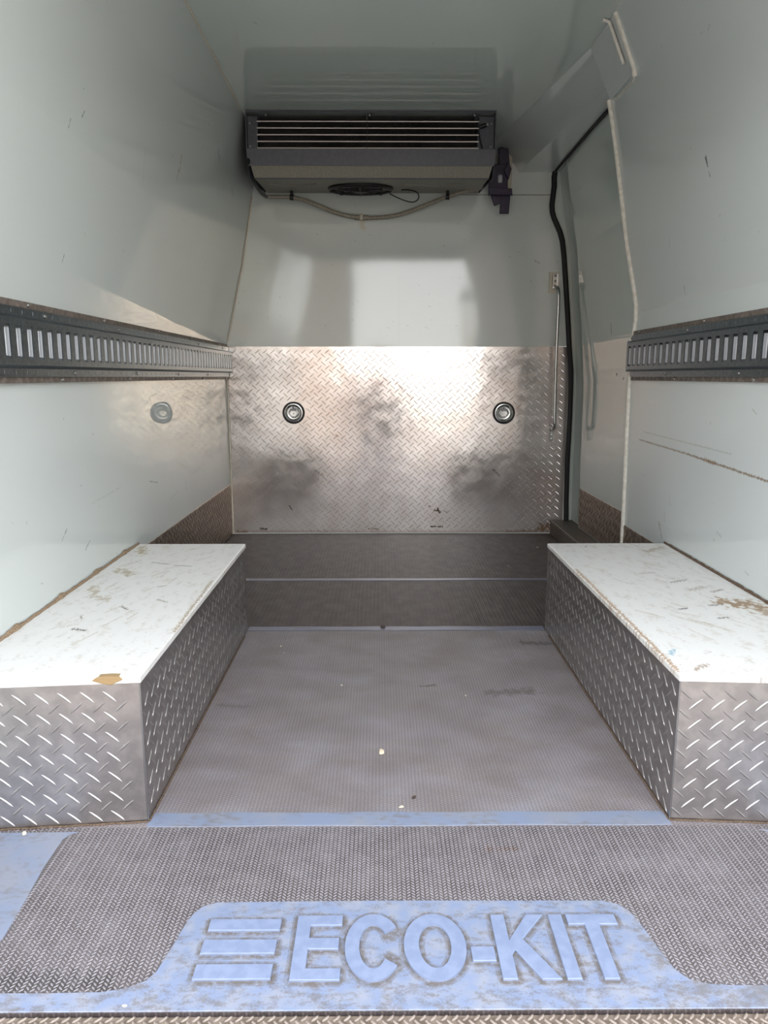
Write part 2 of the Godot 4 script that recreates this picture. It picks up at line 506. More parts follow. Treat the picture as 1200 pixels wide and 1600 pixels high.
	for i in cove.size() - 1:
		var ring := []
		var nrm := []
		for k in [i, i + 1]:
			var d: Vector2 = cove[mini(k + 1, 10)] - cove[maxi(k - 1, 0)]
			for e in [[0.702, 0.066, -2.42], [0.607, 0.13, BACK]]:
				ring.append(Vector3(e[0] + cove[k].x * e[1], 1.60 + 0.099 * cove[k].y, e[2]))
				nrm.append(Vector3(-d.y * 0.099, d.x * e[1], 0).normalized())
		s.stri(ring[0], ring[2], ring[3], nrm[0], nrm[2], nrm[3])
		s.stri(ring[0], ring[3], ring[1], nrm[0], nrm[3], nrm[1])
	s.quad(Vector3(0.702, 1.60, -2.42), Vector3(0.98, 1.60, -2.42), Vector3(0.98, 1.60, BACK), Vector3(0.607, 1.60, BACK), Vector3.DOWN)
	s.quad(Vector3(0.98, 1.60, -2.42), Vector3(0.98, 1.699, -2.42), Vector3(0.98, 1.699, BACK), Vector3(0.98, 1.60, BACK), Vector3.RIGHT)
	obj("door_header", s, M.white_right, wr)
	# edge beads of sealant along the wall's end
	s = Shape.new()
	var path := []
	for i in 32:
		var y := 1.555 * i / 31.0
		path.append(Vector3(at_height(RIGHT, y) - 0.003, y, -2.42))
	s.tube(path, 0.0075, 8)
	obj("edge_bead", s, M.bead, wr)
	s = Shape.new()
	s.tube([Vector3(0.706, 1.555, -2.42), Vector3(0.707, 1.54, -2.36), Vector3(0.706, 1.535, -2.22), Vector3(0.704, 1.545, -2.2)], 0.003, 6)
	obj("edge_bead", s, M.bead, wr)
	s = Shape.new()
	s.tube([Vector3(0.704, 1.54, -2.2), Vector3(0.70, 1.56, -2.195), Vector3(0.668, 1.635, -2.195), Vector3(0.641, 1.697, -2.195)], 0.008, 8)
	obj("edge_bead", s, M.bead, wr)
	s = Shape.new()
	s.tube([Vector3(0.682, 1.585, -2.235), Vector3(0.656, 1.645, -2.235), Vector3(0.636, 1.69, -2.235), Vector3(0.618, 1.696, -2.235)], 0.005, 8)
	obj("edge_bead", s, M.bead, wr)

	# ceiling
	wp = white_panel(Vector2i(1024, 1024), col(194, 203, 197), 0.07, 53)
	im = wp[1]
	for i in 40:
		var p := Vector2(rng.randf_range(0, 1020), rng.randf_range(0, 1020))
		stroke(im, p, p + Vector2(rng.randf_range(-5, 5), rng.randf_range(-5, 5)), 1.3, col(150, 146, 138), 0.5, 500 + i, 0.5)
	picture(wp[0], im, -0.7, -3.5, 0.9, -0.6)
	s = Shape.new()
	s.plane = 1
	s.box(Vector3(-0.60, ROOF, BACK - 0.08), Vector3(0.98, ROOF + 0.06, REAR))
	var c := struct("ceiling", s, wp[0], "glossy pale van ceiling mirroring the cooling unit")
	s = Shape.new()
	path = []
	for i in 30:
		var z := lerpf(-0.8, -2.93, i / 29.0)
		path.append(Vector3(-0.507 + 0.002 * sin(i * 1.7), 1.698, z))
	s.tube(path, 0.0035, 6)
	obj("corner_sealant", s, M.sealant, c)

	# bulkhead
	wp = white_panel(Vector2i(1024, 1024), col(204, 208, 203), 0.08, 61)
	wp[0].roughness = 0.07
	im = wp[1]
	var bx := func(x: float, y: float) -> Vector2: return Vector2((x + 0.8) / 1.8 * 1024.0, (1.75 - y) / 1.8 * 1024.0)
	stroke(im, bx.call(0.087, 1.17), bx.call(0.088, 0.865), 0.8, col(190, 192, 184), 0.5, 601, 0.3)
	stroke(im, bx.call(-0.075, 1.4), bx.call(-0.07, 1.37), 10.0, col(196, 180, 152), 0.6, 602, 0.4)
	stroke(im, bx.call(0.69, 1.235), bx.call(0.71, 1.225), 3.0, col(150, 146, 136), 0.5, 603, 0.4)
	for i in 60:
		var p := Vector2(rng.randf_range(60, 960), rng.randf_range(130, 480))
		stroke(im, p, p + Vector2(rng.randf_range(-6, 6), rng.randf_range(-4, 4)), 1.2, col(150, 150, 140), 0.5, 610 + i, 0.5)
	picture(wp[0], im, -0.8, 1.75, 1.0, -0.05)
	s = Shape.new()
	s.plane = 2
	s.box(Vector3(-0.78, -0.06, BACK - 0.06), Vector3(1.0, ROOF, BACK))
	var wb := struct("wall_back", s, wp[0], "white bulkhead wall at the far end with tread plate below")
	s = Shape.new()
	s.box(Vector3(0.30, 1.506, BACK), Vector3(0.757, 1.5085, BACK + 0.0015))
	obj("panel_joint", s, M.strip, wb)
	var pl := obj("tread_plate", tread_plate(1.545, 0.857, 0.035, [Vector2(0.292, 0.561), Vector2(1.254, 0.56)]), M.plate, wb)
	pl.transform = frame(Vector3(-0.682, 0.005, BACK + 0.003), Vector3.RIGHT, Vector3.UP)
	pl.set_meta("label", "bright aluminium tread plate covering the lower bulkhead")
	s = Shape.new()
	path = []
	for i in 24:
		var y := lerpf(0.0, 0.715, i / 23.0)
		path.append(Vector3(at_height(LEFT, y) + 0.004, y, BACK + 0.005))
	s.tube(path, 0.0035, 6)
	obj("corner_sealant", s, M.sealant, wb)
	s = Shape.new()
	path = []
	for i in 24:
		var y := lerpf(0.88, 1.5, i / 23.0)
		path.append(Vector3(at_height(LEFT, y) + 0.003, y, BACK + 0.003))
	s.tube(path, 0.003, 6)
	obj("corner_sealant", s, M.sealant, wb)

	# tread plate kick strips along the side walls
	s = tread_plate(1.31, 0.238)
	var k0 := struct("baseboard_left", s, M.kick, "dull tread plate kick strip low on left wall behind wheel box")
	k0.transform = frame(Vector3(-0.687, 0.002, -2.075), Vector3.FORWARD, Vector3.UP)
	s = tread_plate(0.345, 0.238)
	k0 = struct("baseboard_right", s, M.kick, "short tread plate kick strip behind the right wheel box")
	k0.transform = frame(Vector3(0.8205, 0.002, -2.415), Vector3.BACK, Vector3.UP)

	# sliding door
	wp = white_panel(Vector2i(512, 1024), col(198, 207, 202), 0.06, 71)
	im = wp[1]
	stroke(im, Vector2(300, 470), Vector2(302, 490), 2.0, col(90, 90, 86), 0.6, 701, 0.4)
	picture(wp[0], im, -3.4, 1.72, -2.4, -0.02)
	s = Shape.new()
	for i in DOOR.size() - 1:
		var y0: float = DOOR[i][0]
		var y1: float = DOOR[i + 1][0]
		var a: float = DOOR[i][1]
		var b: float = DOOR[i + 1][1]
		# face with a rounded far edge that steps back to a flange
		var pr := [[-2.428, 0.0], [-3.21, 0.0], [-3.222, 0.002], [-3.23, 0.007], [-3.233, 0.013], [-3.385, 0.013]]
		for k in pr.size() - 1:
			var z0: float = pr[k][0]
			var z1: float = pr[k + 1][0]
			s.quad(Vector3(a + pr[k][1], y0, z0), Vector3(a + pr[k + 1][1], y0, z1), Vector3(b + pr[k + 1][1], y1, z1), Vector3(b + pr[k][1], y1, z0), Vector3.LEFT)
		s.quad(Vector3(a + 0.07, y0, -2.428), Vector3(a + 0.07, y0, -3.385), Vector3(b + 0.07, y1, -3.385), Vector3(b + 0.07, y1, -2.428), Vector3.RIGHT)
		for z in [-2.428, -3.385]:
			s.quad(Vector3(a, y0, z), Vector3(a + 0.07, y0, z), Vector3(b + 0.07, y1, z), Vector3(b, y1, z), Vector3(0, 0, 1 if z > -3 else -1))
	var d := struct("door_1", s, wp[0], "glossy white sliding side door with black rubber seal")
	s = Shape.new()
	path = []
	for k in [[0.065, 0.873], [0.16, 0.869], [0.23, 0.868], [0.349, 0.866], [0.553, 0.868], [0.70, 0.866], [0.753, 0.864], [0.865, 0.851], [1.0, 0.838], [1.112, 0.826], [1.247, 0.811], [1.31, 0.801], [1.348, 0.789], [1.38, 0.773], [1.406, 0.76], [1.43, 0.752], [1.458, 0.749], [1.49, 0.752], [1.536, 0.756], [1.57, 0.754], [1.592, 0.757]]:
		path.append(Vector3(k[1], k[0], -3.365))
	s.tube(path, 0.0115, 10)
	obj("rubber_seal", s, M.rubber, d)
	s = Shape.new()
	s.tube([Vector3(0.757, 1.592, -3.365), Vector3(0.757, 1.5955, -3.3), Vector3(0.757, 1.595, -2.9), Vector3(0.757, 1.594, -2.43)], 0.0055, 8)
	obj("rubber_seal", s, M.rubber, d)
	var kp := obj("kick_plate", tread_plate(0.77, 0.17), M.kick, d)
	kp.transform = frame(Vector3(0.884, 0.075, -3.205), Vector3.BACK, Vector3.UP)

	# step well edge below the door
	s = Shape.new()
	s.box(Vector3(0.802, 0.0, -3.385), Vector3(0.98, 0.068, -2.425), 0.005)
	var sill := struct("trim_1", s, M.sill, "dark brown raised sill at the foot of the sliding door")
	s = Shape.new()
	s.box(Vector3(0.7995, 0.058, -3.38), Vector3(0.8035, 0.0695, -2.43), 0.001)
	obj("edge_trim", s, M.strip, sill)

	# frame round the rear opening
	s = Shape.new()
	s.box(Vector3(-0.60, 1.63, REAR), Vector3(0.98, 1.78, REAR + 0.05), 0.006)
	s.box(Vector3(-0.78, -0.06, REAR), Vector3(-0.665, 1.66, REAR + 0.05), 0.006)
	s.box(Vector3(0.785, -0.06, REAR), Vector3(0.97, 1.66, REAR + 0.05), 0.006)
	struct("trim_2", s, M.shell, "white frame round the rear door opening")
	

# ---------------------------------------------------------------- floor
func tread_tile() -> Array:
	# herringbone tread of the mat: colour and relief, ten columns of twelve bars
	var side := 256
	var cells := 10
	var cim := Image.create_empty(side, side, false, Image.FORMAT_RGB8)
	var him := Image.create_empty(side, side, false, Image.FORMAT_RF)
	var f := noise(0.05, 81, 3)
	for y in side:
		for x in side:
			var u := float(x) / side * cells
			var column := int(u)
			var sg := 1.0 if column % 2 == 0 else -1.0
			u = (fposmod(u, 1.0) - 0.5) * 0.0066
			var w := (fposmod(float(y) / side * 12.0 + 0.5 * (column % 2), 1.0) - 0.5) * 0.0058
			var best := 0.0
			for e in [-0.0058, 0.0, 0.0058]:
				var along: float = (u + sg * (w + e)) * 0.7071
				var across: float = (u - sg * (w + e)) * 0.7071
				best = maxf(best, clampf(1.5 - (absf(along) / 0.0036 + absf(across) / 0.0011), 0, 1))
			var g := 0.74 + 0.24 * best + 0.05 * f.get_noise_2d(x, y)
			cim.set_pixel(x, y, Color(g, g * 0.985, g * 0.98))
			him.set_pixel(x, y, Color(best, 0, 0))
	return [ImageTexture.create_from_image(cim), ImageTexture.create_from_image(him)]

# letter outlines in x, z on the floor
func letters() -> Array:
	var T := -0.892
	var B := -0.782
	var st := 0.0185
	var out := []
	for r in [[-0.229, -0.133, -0.886, -0.865, 0.004], [-0.230, -0.1345, -0.849, -0.825, 0.004], [-0.230, -0.134, -0.808, -0.784, 0.004]]:
		out.append(["bar", PackedVector2Array([Vector2(r[0], r[2]), Vector2(r[1], r[2]), Vector2(r[1], r[3]), Vector2(r[0], r[3])]), "smooth raised blue bar"])
	var x := -0.111
	var X := -0.050
	out.append(["letter", PackedVector2Array([Vector2(x, T), Vector2(X, T), Vector2(X, T + st), Vector2(x + st, T + st), Vector2(x + st, -0.851), Vector2(X - 0.003, -0.851), Vector2(X - 0.003, -0.832), Vector2(x + st, -0.832), Vector2(x + st, B - st), Vector2(X + 0.001, B - st), Vector2(X + 0.001, B), Vector2(x, B)]), "raised letter E"])
	out.append(["letter", [Vector2(-0.008, -0.837), Vector2(0.037, 0.0565), Vector2(0.0185, 0.0375), 0.62, TAU - 0.62], "raised letter C"])
	out.append(["letter", [Vector2(0.072, -0.837), Vector2(0.0405, 0.0565), Vector2(0.021, 0.0375), 0.0, TAU], "raised letter O"])
	out.append(["letter", PackedVector2Array([Vector2(0.118, -0.835), Vector2(0.148, -0.835), Vector2(0.148, -0.811), Vector2(0.118, -0.811)]), "raised hyphen"])
	x = 0.1515
	out.append(["letter", PackedVector2Array([Vector2(x, T), Vector2(x + st, T), Vector2(x + st, -0.846), Vector2(0.2, T), Vector2(0.2235, T), Vector2(0.188, -0.848), Vector2(0.2245, B), Vector2(0.2, B), Vector2(0.175, -0.829), Vector2(x + st, -0.822), Vector2(x + st, B), Vector2(x, B)]), "raised letter K"])
	x = 0.2305
	out.append(["letter", PackedVector2Array([Vector2(x, T), Vector2(x + 0.0185, T), Vector2(x + 0.0185, B), Vector2(x, B)]), "raised letter I"])
	out.append(["letter", PackedVector2Array([Vector2(0.2545, T), Vector2(0.3215, T), Vector2(0.3215, T + st), Vector2(0.2965, T + st), Vector2(0.2955, B), Vector2(0.2765, B), Vector2(0.2765, T + st), Vector2(0.2545, T + st)]), "raised letter T"])
	return out

func in_letter(l: Array, p: Vector2) -> bool:
	if l[1] is PackedVector2Array:
		return Geometry2D.is_point_in_polygon(p, l[1])
	var d: Vector2 = p - l[1][0]
	var a := fposmod(atan2(-d.y, d.x), TAU)
	return (d / l[1][1]).length() < 1.0 and (d / l[1][2]).length() > 1.0 and a >= l[1][3] and a <= l[1][4]

func logo_outline() -> PackedVector2Array:
	var e := REAR - 0.001
	return PackedVector2Array([Vector2(-0.688, e), Vector2(-0.688, -0.768), Vector2(-0.40, -0.768), Vector2(-0.335, -0.769), Vector2(-0.305, -0.775), Vector2(-0.287, -0.786), Vector2(-0.278, -0.800), Vector2(-0.268, -0.85), Vector2(-0.262, -0.884), Vector2(-0.256, -0.902), Vector2(-0.246, -0.915), Vector2(-0.228, -0.922), Vector2(0.0, -0.924), Vector2(0.314, -0.922), Vector2(0.334, -0.915), Vector2(0.346, -0.902), Vector2(0.353, -0.88), Vector2(0.362, -0.83), Vector2(0.369, -0.80), Vector2(0.380, -0.784), Vector2(0.398, -0.777), Vector2(0.43, -0.774), Vector2(0.815, -0.773), Vector2(0.815, e)])

func build_floor() -> void:
	var x0 := -0.69
	var x1 := 0.98
	var tile := tread_tile()
	var m := mat(Color.WHITE, 0.5)
	m.albedo_texture = tile[0]
	m.heightmap_enabled = true
	m.heightmap_texture = tile[1]
	m.heightmap_scale = 0.07
	m.uv1_scale = Vector3(1.0 / 0.066, 1.0 / 0.0696, 1)
	# wear, dirt and tone of the mat as one large picture
	var W := 640
	var H := 1024
	var im := Image.create_empty(W, H, false, Image.FORMAT_RGB8)
	var f1 := noise(0.012, 91, 5)
	var f2 := noise(0.05, 92, 4)
	var f3 := noise(0.3, 93, 2)
	var f4 := noise(0.02, 94, 4)
	for y in H:
		var z := lerpf(BACK, REAR, float(y) / H)
		for x in W:
			var wx := lerpf(x0, x1, float(x) / W)
			var dirt := 0.6 + 0.34 * f1.get_noise_2d(x * 0.9, y) + 0.3 * f2.get_noise_2d(x * 0.6, y) + 0.28 * f3.get_noise_2d(x, y)
			var c := col(170, 170, 180).lerp(col(164, 156, 154), clampf(dirt, 0, 1))
			c = c.lerp(col(132, 123, 121), clampf(0.3 + 0.5 * f4.get_noise_2d(x * 0.8, y + 400), 0, 0.6))
			# beyond the middle band the mat is coloured darker and browner
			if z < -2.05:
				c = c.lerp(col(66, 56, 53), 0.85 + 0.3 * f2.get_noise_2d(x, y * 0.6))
			elif z > -1.1:      # the rear section is ground in with dirt
				c = c.lerp(col(90, 83, 82), 0.62 + 0.3 * f2.get_noise_2d(x, y))
			im.set_pixel(x, y, c)
	var fx := func(x: float, z: float) -> Vector2: return Vector2((x - x0) / (x1 - x0) * W, (z - BACK) / (REAR - BACK) * H)
	for k in [[0.26, -1.62, 0.36, -1.63, 9, col(92, 84, 82), 0.5], [0.1, -1.66, 0.13, -1.665, 3, col(80, 70, 64), 0.7], [0.17, -1.04, 0.21, -1.042, 3, col(104, 78, 60), 0.7], [-0.3, -1.55, -0.36, -1.56, 4, col(120, 116, 116), 0.5], [0.4, -1.95, 0.47, -1.94, 8, col(78, 72, 72), 0.6], [-0.55, -0.79, -0.33, -0.785, 9, col(70, 66, 64), 0.7], [0.36, -1.01, 0.5, -1.0, 14, col(150, 146, 148), 0.5], [0.2, -1.4, 0.32, -1.38, 5, col(160, 154, 150), 0.4], [-0.25, -2.3, -0.31, -2.31, 5, col(74, 68, 68), 0.5], [0.3, -2.5, 0.2, -2.48, 4, col(74, 68, 68), 0.5], [-0.2, -2.95, -0.23, -2.96, 3, col(64, 58, 56), 0.6], [-0.05, -2.2, 0.06, -2.21, 2, col(66, 60, 58), 0.6]]:
		stroke(im, fx.call(k[0], k[1]), fx.call(k[2], k[3]), k[4], k[5], k[6], 900 + int(k[4] * 7), 0.5)
	m.detail_enabled = true
	m.detail_blend_mode = BaseMaterial3D.BLEND_MODE_MUL
	m.detail_albedo = ImageTexture.create_from_image(im)
	m.detail_uv_layer = BaseMaterial3D.DETAIL_UV_2
	var mm := ArrayMesh.new()
	var s := Shape.new()
	s.plane = 1
	s.box(Vector3(-0.77, -0.06, BACK - 0.02), Vector3(x1, 0, REAR))
	var arr := []
	arr.resize(Mesh.ARRAY_MAX)
	arr[Mesh.ARRAY_VERTEX] = s.v
	arr[Mesh.ARRAY_NORMAL] = s.n
	arr[Mesh.ARRAY_TEX_UV] = s.t
	var uv2 := PackedVector2Array()
	for p in s.v:
		uv2.append(Vector2((p.x - x0) / (x1 - x0), (p.z - BACK) / (REAR - BACK)))
	arr[Mesh.ARRAY_TEX_UV2] = uv2
	mm.add_surface_from_arrays(Mesh.PRIMITIVE_TRIANGLES, arr)
	var fl := struct("floor", mm, m, "worn blue grey rubber load floor with fine tread pattern")

	# smooth blue bands across the mat
	var band := func(z0: float, z1: float, xa: float, xb: float, mm2: Material) -> void:
		var b := Shape.new()
		b.plane = 1
		var o := PackedVector2Array()
		for i in 13:
			o.append(Vector2(lerpf(xa, xb, i / 12.0), z0 + 0.0015 * sin(i * 2.1)))
		for i in 13:
			o.append(Vector2(lerpf(xb, xa, i / 12.0), z1 + 0.0015 * sin(i * 1.3)))
		b.prism(o, -0.001, 0.0012, 0.0004)
		obj("smooth_band", b, mm2, fl)
	# scuffed smooth rubber
	var bim := Image.create_empty(1024, 256, false, Image.FORMAT_RGB8)
	var g1 := noise(0.02, 95, 5)
	var g2 := noise(0.12, 96, 4)
	var g3 := noise(0.015, 97, 4)
	for y in 256:
		for x in 1024:
			var d := clampf(-0.06 + 0.55 * g1.get_noise_2d(x * 0.5, y * 1.5) + 0.65 * g2.get_noise_2d(x * 0.5, y), 0, 0.6)
			var c := col(120, 130, 151).lerp(col(130, 133, 143), clampf(0.4 + g3.get_noise_2d(x, y), 0, 0.8))
			bim.set_pixel(x, y, c.lerp(col(106, 98, 92), d))
	var bm := mat(Color.WHITE, 0.42)
	bm.albedo_texture = ImageTexture.create_from_image(bim)
	bm.uv1_scale = Vector3(0.7, 2.6, 1)
	band.call(-1.139, -1.101, -0.384, 0.484, bm)
	var bm2 := mat(col(206, 200, 206), 0.38)
	bm2.albedo_texture = bm.albedo_texture
	bm2.uv1_scale = Vector3(0.6, 3.1, 1)
	band.call(-2.084, -2.052, -0.384, 0.484, bm2)
	band.call(-2.612, -2.585, -0.676, 0.80, bm2)
	# smooth corner pieces beside the rear edge
	for side in [-1.0, 1.0]:
		var xm := 0.065
		var o := PackedVector2Array()
		for k in [[-0.752, -1.084], [-0.555, -1.086], [-0.565, -1.083], [-0.572, -1.07], [-0.572, -1.0], [-0.566, -0.93], [-0.562, -0.86], [-0.568, -0.82], [-0.59, -0.80], [-0.752, -0.795]]:
			o.append(Vector2(xm - k[0] * side if side > 0 else xm + k[0], k[1]))
		var cs := Shape.new()
		cs.plane = 1
		cs.prism(o, -0.001, 0.0013, 0.0004)
		obj("smooth_corner", cs, bm, fl)

	# name panel with raised lettering
	var L := letters()
	var PW := 2048
	var PH := 256
	var pim := Image.create_empty(PW, PH, false, Image.FORMAT_RGB8)
	var mask := PackedByteArray()
	mask.resize(PW * PH)
	var pu0 := -0.69
	var pv0 := -0.93
	var pdx := 1.506 / PW
	var pdz := 0.19 / PH
	for l in L:
		var lo := Vector2(9, 9)
		var hi := Vector2(-9, -9)
		if l[1] is PackedVector2Array:
			for p in l[1]:
				lo = lo.min(p)
				hi = hi.max(p)
		else:
			lo = l[1][0] - l[1][1]
			hi = l[1][0] + l[1][1]
		for y in range(int((lo.y - pv0) / pdz), int((hi.y - pv0) / pdz) + 1):
			for x in range(int((lo.x - pu0) / pdx), int((hi.x - pu0) / pdx) + 1):
				if in_letter(l, Vector2(pu0 + x * pdx, pv0 + y * pdz)):
					mask[y * PW + x] = 1
	var around := []
	for k in 12:
		around.append([Vector2i(Vector2.from_angle(TAU * k / 12.0) * 6.0), 0.55])
		around.append([Vector2i(Vector2.from_angle(TAU * (k + 0.5) / 12.0) * 11.0), 0.3])
	var h1 := noise(0.02, 101, 5)
	var h2 := noise(0.16, 102, 3)
	var h3 := noise(0.06, 103, 4)
	for y in PH:
		for x in PW:
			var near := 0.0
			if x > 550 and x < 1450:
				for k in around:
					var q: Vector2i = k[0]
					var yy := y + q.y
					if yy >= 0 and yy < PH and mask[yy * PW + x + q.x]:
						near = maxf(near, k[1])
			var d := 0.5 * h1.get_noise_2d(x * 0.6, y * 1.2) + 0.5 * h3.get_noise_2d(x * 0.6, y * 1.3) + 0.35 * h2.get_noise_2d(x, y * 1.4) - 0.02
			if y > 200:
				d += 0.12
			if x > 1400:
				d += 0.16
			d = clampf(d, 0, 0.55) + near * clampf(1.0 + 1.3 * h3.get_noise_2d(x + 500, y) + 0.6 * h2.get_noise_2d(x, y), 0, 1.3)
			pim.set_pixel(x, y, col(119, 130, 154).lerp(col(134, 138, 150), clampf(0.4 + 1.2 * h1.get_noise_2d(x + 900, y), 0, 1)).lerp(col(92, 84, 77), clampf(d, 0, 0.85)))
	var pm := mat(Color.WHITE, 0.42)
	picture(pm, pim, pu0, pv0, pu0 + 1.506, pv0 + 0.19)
	s = Shape.new()
	s.plane = 1
	s.prism(logo_outline(), -0.002, 0.0014, 0.0006)
	var panel := obj("name_panel", s, pm, fl)
	panel.set_meta("label", "smooth scuffed blue panel with raised lettering")
	var lm := grain(mat(Color.WHITE, 0.4), 0.02, 104, col(116, 127, 152), col(124, 135, 159), 4.0)
	for l in L:
		s = Shape.new()
		s.plane = 1
		if l[1] is PackedVector2Array:
			s.prism(l[1], 0.0012, 0.0042, 0.0007)
		else:
			s.arc(l[1][0], l[1][1], l[1][2], l[1][3], l[1][4], 0.0012, 0.0042)
		var lo := obj(l[0], s, lm, panel)
		lo.set_meta("label", l[2])

	# the fine tread nearest the rear edge as real relief
	var spots := []
	var outline := logo_outline()
	for i in 227:
		var x := -0.684 + i * 0.0066
		var sg := 1.0 if i % 2 == 0 else -1.0
		for j in 62:
			var z := REAR - 0.004 - (j + 0.5 * (i % 2)) * 0.0058
			if z < -1.098 or x > 0.812 or Geometry2D.is_point_in_polygon(Vector2(x, z), outline):
				continue
			if z < -0.80 and z > -1.084 and (x < -0.50 or x > 0.63):
				continue
			spots.append(Transform3D(Basis(Vector3.UP, PI / 4 * sg) * Basis(Vector3.RIGHT, -PI / 2), Vector3(x, -0.0002, z)))
	tread_copies("tread_relief", spots, lug_shape(0.0078, 0.0027, 0.0009), M.lug, fl)

	# step plate of the rear bumper, a little lower
	s = Shape.new()
	s.box(Vector3(-0.95, -0.10, REAR + 0.001), Vector3(1.1, -0.0012, REAR + 0.34), 0.004)
	var step := struct("trim_3", s, M.step, "dusty tread plate step along the rear bumper")
	spots = []
	for fam in 2:
		for j in 26:
			var z := REAR + 0.008 + (j + 0.5 * fam) * 0.0125
			for i in 130:
				var x := -0.75 + (i + 0.5 * fam) * 0.0125
				spots.append(Transform3D(Basis(Vector3.UP, PI / 4 * (1 if fam == 0 else -1)) * Basis(Vector3.RIGHT, -PI / 2), Vector3(x, -0.0013, z)))
	tread_copies("tread_relief", spots, lug_shape(0.012, 0.0042, 0.0014), M.step_lug, step)

func tread_copies(called: String, spots: Array, lug: Shape, m: Material, parent: Node) -> void:
	var mm := MultiMesh.new()
	mm.transform_format = MultiMesh.TRANSFORM_3D
	mm.mesh = lug.mesh()
	mm.instance_count = spots.size()
	for i in spots.size():
		mm.set_instance_transform(i, spots[i])
	var o := MultiMeshInstance3D.new()
	o.name = called
	o.multimesh = mm
	o.material_override = m
	o.set_meta("kind", "stuff")
	parent.add_child(o, true)


# ---------------------------------------------------------------- wheel boxes
func lid_material(side: int) -> StandardMaterial3D:
	var W := 512
	var H := 1024
	var im := Image.create_empty(W, H, false, Image.FORMAT_RGB8)
	var f1 := noise(0.015, 110 + side, 5)
	var f2 := noise(0.09, 112 + side, 4)
	for y in H:
		for x in W:
			var d := clampf(-0.08 + 0.5 * f1.get_noise_2d(x * 1.4, y) + 0.35 * f2.get_noise_2d(x * 0.5, y * 1.3), 0, 0.4)
			im.set_pixel(x, y, col(222, 221, 217).lerp(col(170, 157, 140), d))
	# u: from the wall (0) to the free edge (1); v: from the far end (0) to the near end (1)
	var marks := []
	if side < 0:
		marks = [[0.08, 0.05, 0.16, 0.12, 16, col(178, 158, 116), 0.6], [0.15, 0.30, 0.30, 0.34, 14, col(176, 160, 124), 0.55], [0.12, 0.45, 0.2, 0.5, 12, col(190, 172, 138), 0.5], [0.2, 0.52, 0.35, 0.55, 10, col(186, 170, 140), 0.4], [0.35, 0.22, 0.5, 0.24, 3, col(130, 124, 112), 0.6], [0.55, 0.25, 0.7, 0.26, 3, col(140, 134, 124), 0.6], [0.5, 0.6, 0.56, 0.62, 3.5, col(120, 114, 106), 0.7], [0.7, 0.55, 0.78, 0.57, 4, col(170, 160, 146), 0.6], [0.35, 0.74, 0.44, 0.75, 3.5, col(96, 92, 86), 0.8], [0.6, 0.45, 0.66, 0.44, 3, col(150, 142, 130), 0.6], [0.97, 0.4, 0.99, 0.75, 5, col(170, 150, 120), 0.6], [0.3, 0.66, 0.33, 0.68, 3, col(150, 140, 126), 0.6]]
	else:
		marks = [[0.10, 0.06, 0.26, 0.10, 14, col(186, 168, 142), 0.5], [0.10, 0.60, 0.26, 0.58, 26, col(168, 134, 100), 0.75], [0.0, 0.68, 0.14, 0.64, 20, col(176, 146, 116), 0.6], [0.3, 0.59, 0.38, 0.60, 5, col(150, 140, 136), 0.7], [0.3, 0.40, 0.42, 0.42, 5, col(140, 132, 124), 0.6], [0.25, 0.46, 0.36, 0.48, 8, col(190, 176, 160), 0.5], [0.15, 0.48, 0.24, 0.5, 4, col(140, 124, 112), 0.6], [0.45, 0.33, 0.55, 0.34, 5, col(200, 188, 174), 0.5], [0.55, 0.62, 0.6, 0.625, 3, col(90, 86, 84), 0.8], [0.38, 0.68, 0.44, 0.685, 3.5, col(120, 112, 106), 0.7], [0.1, 0.76, 0.2, 0.75, 8, col(196, 172, 146), 0.5], [0.05, 0.82, 0.12, 0.8, 4, col(150, 140, 130), 0.6], [0.98, 0.3, 0.985, 0.95, 5, col(176, 140, 106), 0.6], [0.9, 0.86, 0.94, 0.88, 5, col(130, 176, 200), 0.6], [0.6, 0.985, 0.9, 0.985, 4, col(140, 130, 122), 0.6], [0.3, 0.98, 0.42, 0.982, 5, col(140, 180, 200), 0.5], [0.82, 0.93, 0.9, 0.95, 5, col(150, 120, 96), 0.5], [0.7, 0.04, 0.72, 0.05, 3, col(120, 114, 106), 0.6]]
	for i in marks.size():
		var k: Array = marks[i]
		stroke(im, Vector2(k[0] * W, k[1] * H), Vector2(k[2] * W, k[3] * H), k[4] * 1.7, k[5].darkened(0.12), minf(1.0, k[6] * 1.25), 1200 + i + side * 40, 0.7)
	for i in 60:
		var p := Vector2(rng.randf_range(10, 500), rng.randf_range(10, 1010))
		stroke(im, p, p + Vector2(rng.randf_range(-14, 14), rng.randf_range(-5, 5)), rng.randf_range(0.8, 2.2), col(150, 140, 128), 0.5, 1300 + i + side * 100, 0.6)
	for i in 26:
		var p := Vector2(rng.randf_range(20, 420), rng.randf_range(30, 900))
		stroke(im, p, p + Vector2(rng.randf_range(10, 60), rng.randf_range(-70, -20)), rng.randf_range(3.0, 8.0), col(166, 152, 130), 0.4, 1420 + i + side * 100, 0.6)
	var m := mat(Color.WHITE, 0.35)
	if side < 0:
		picture(m, im, -0.69, -2.06, -0.383, -1.085)
	else:
		picture(m, im, 0.823, -2.06, 0.483, -1.085)
	return m

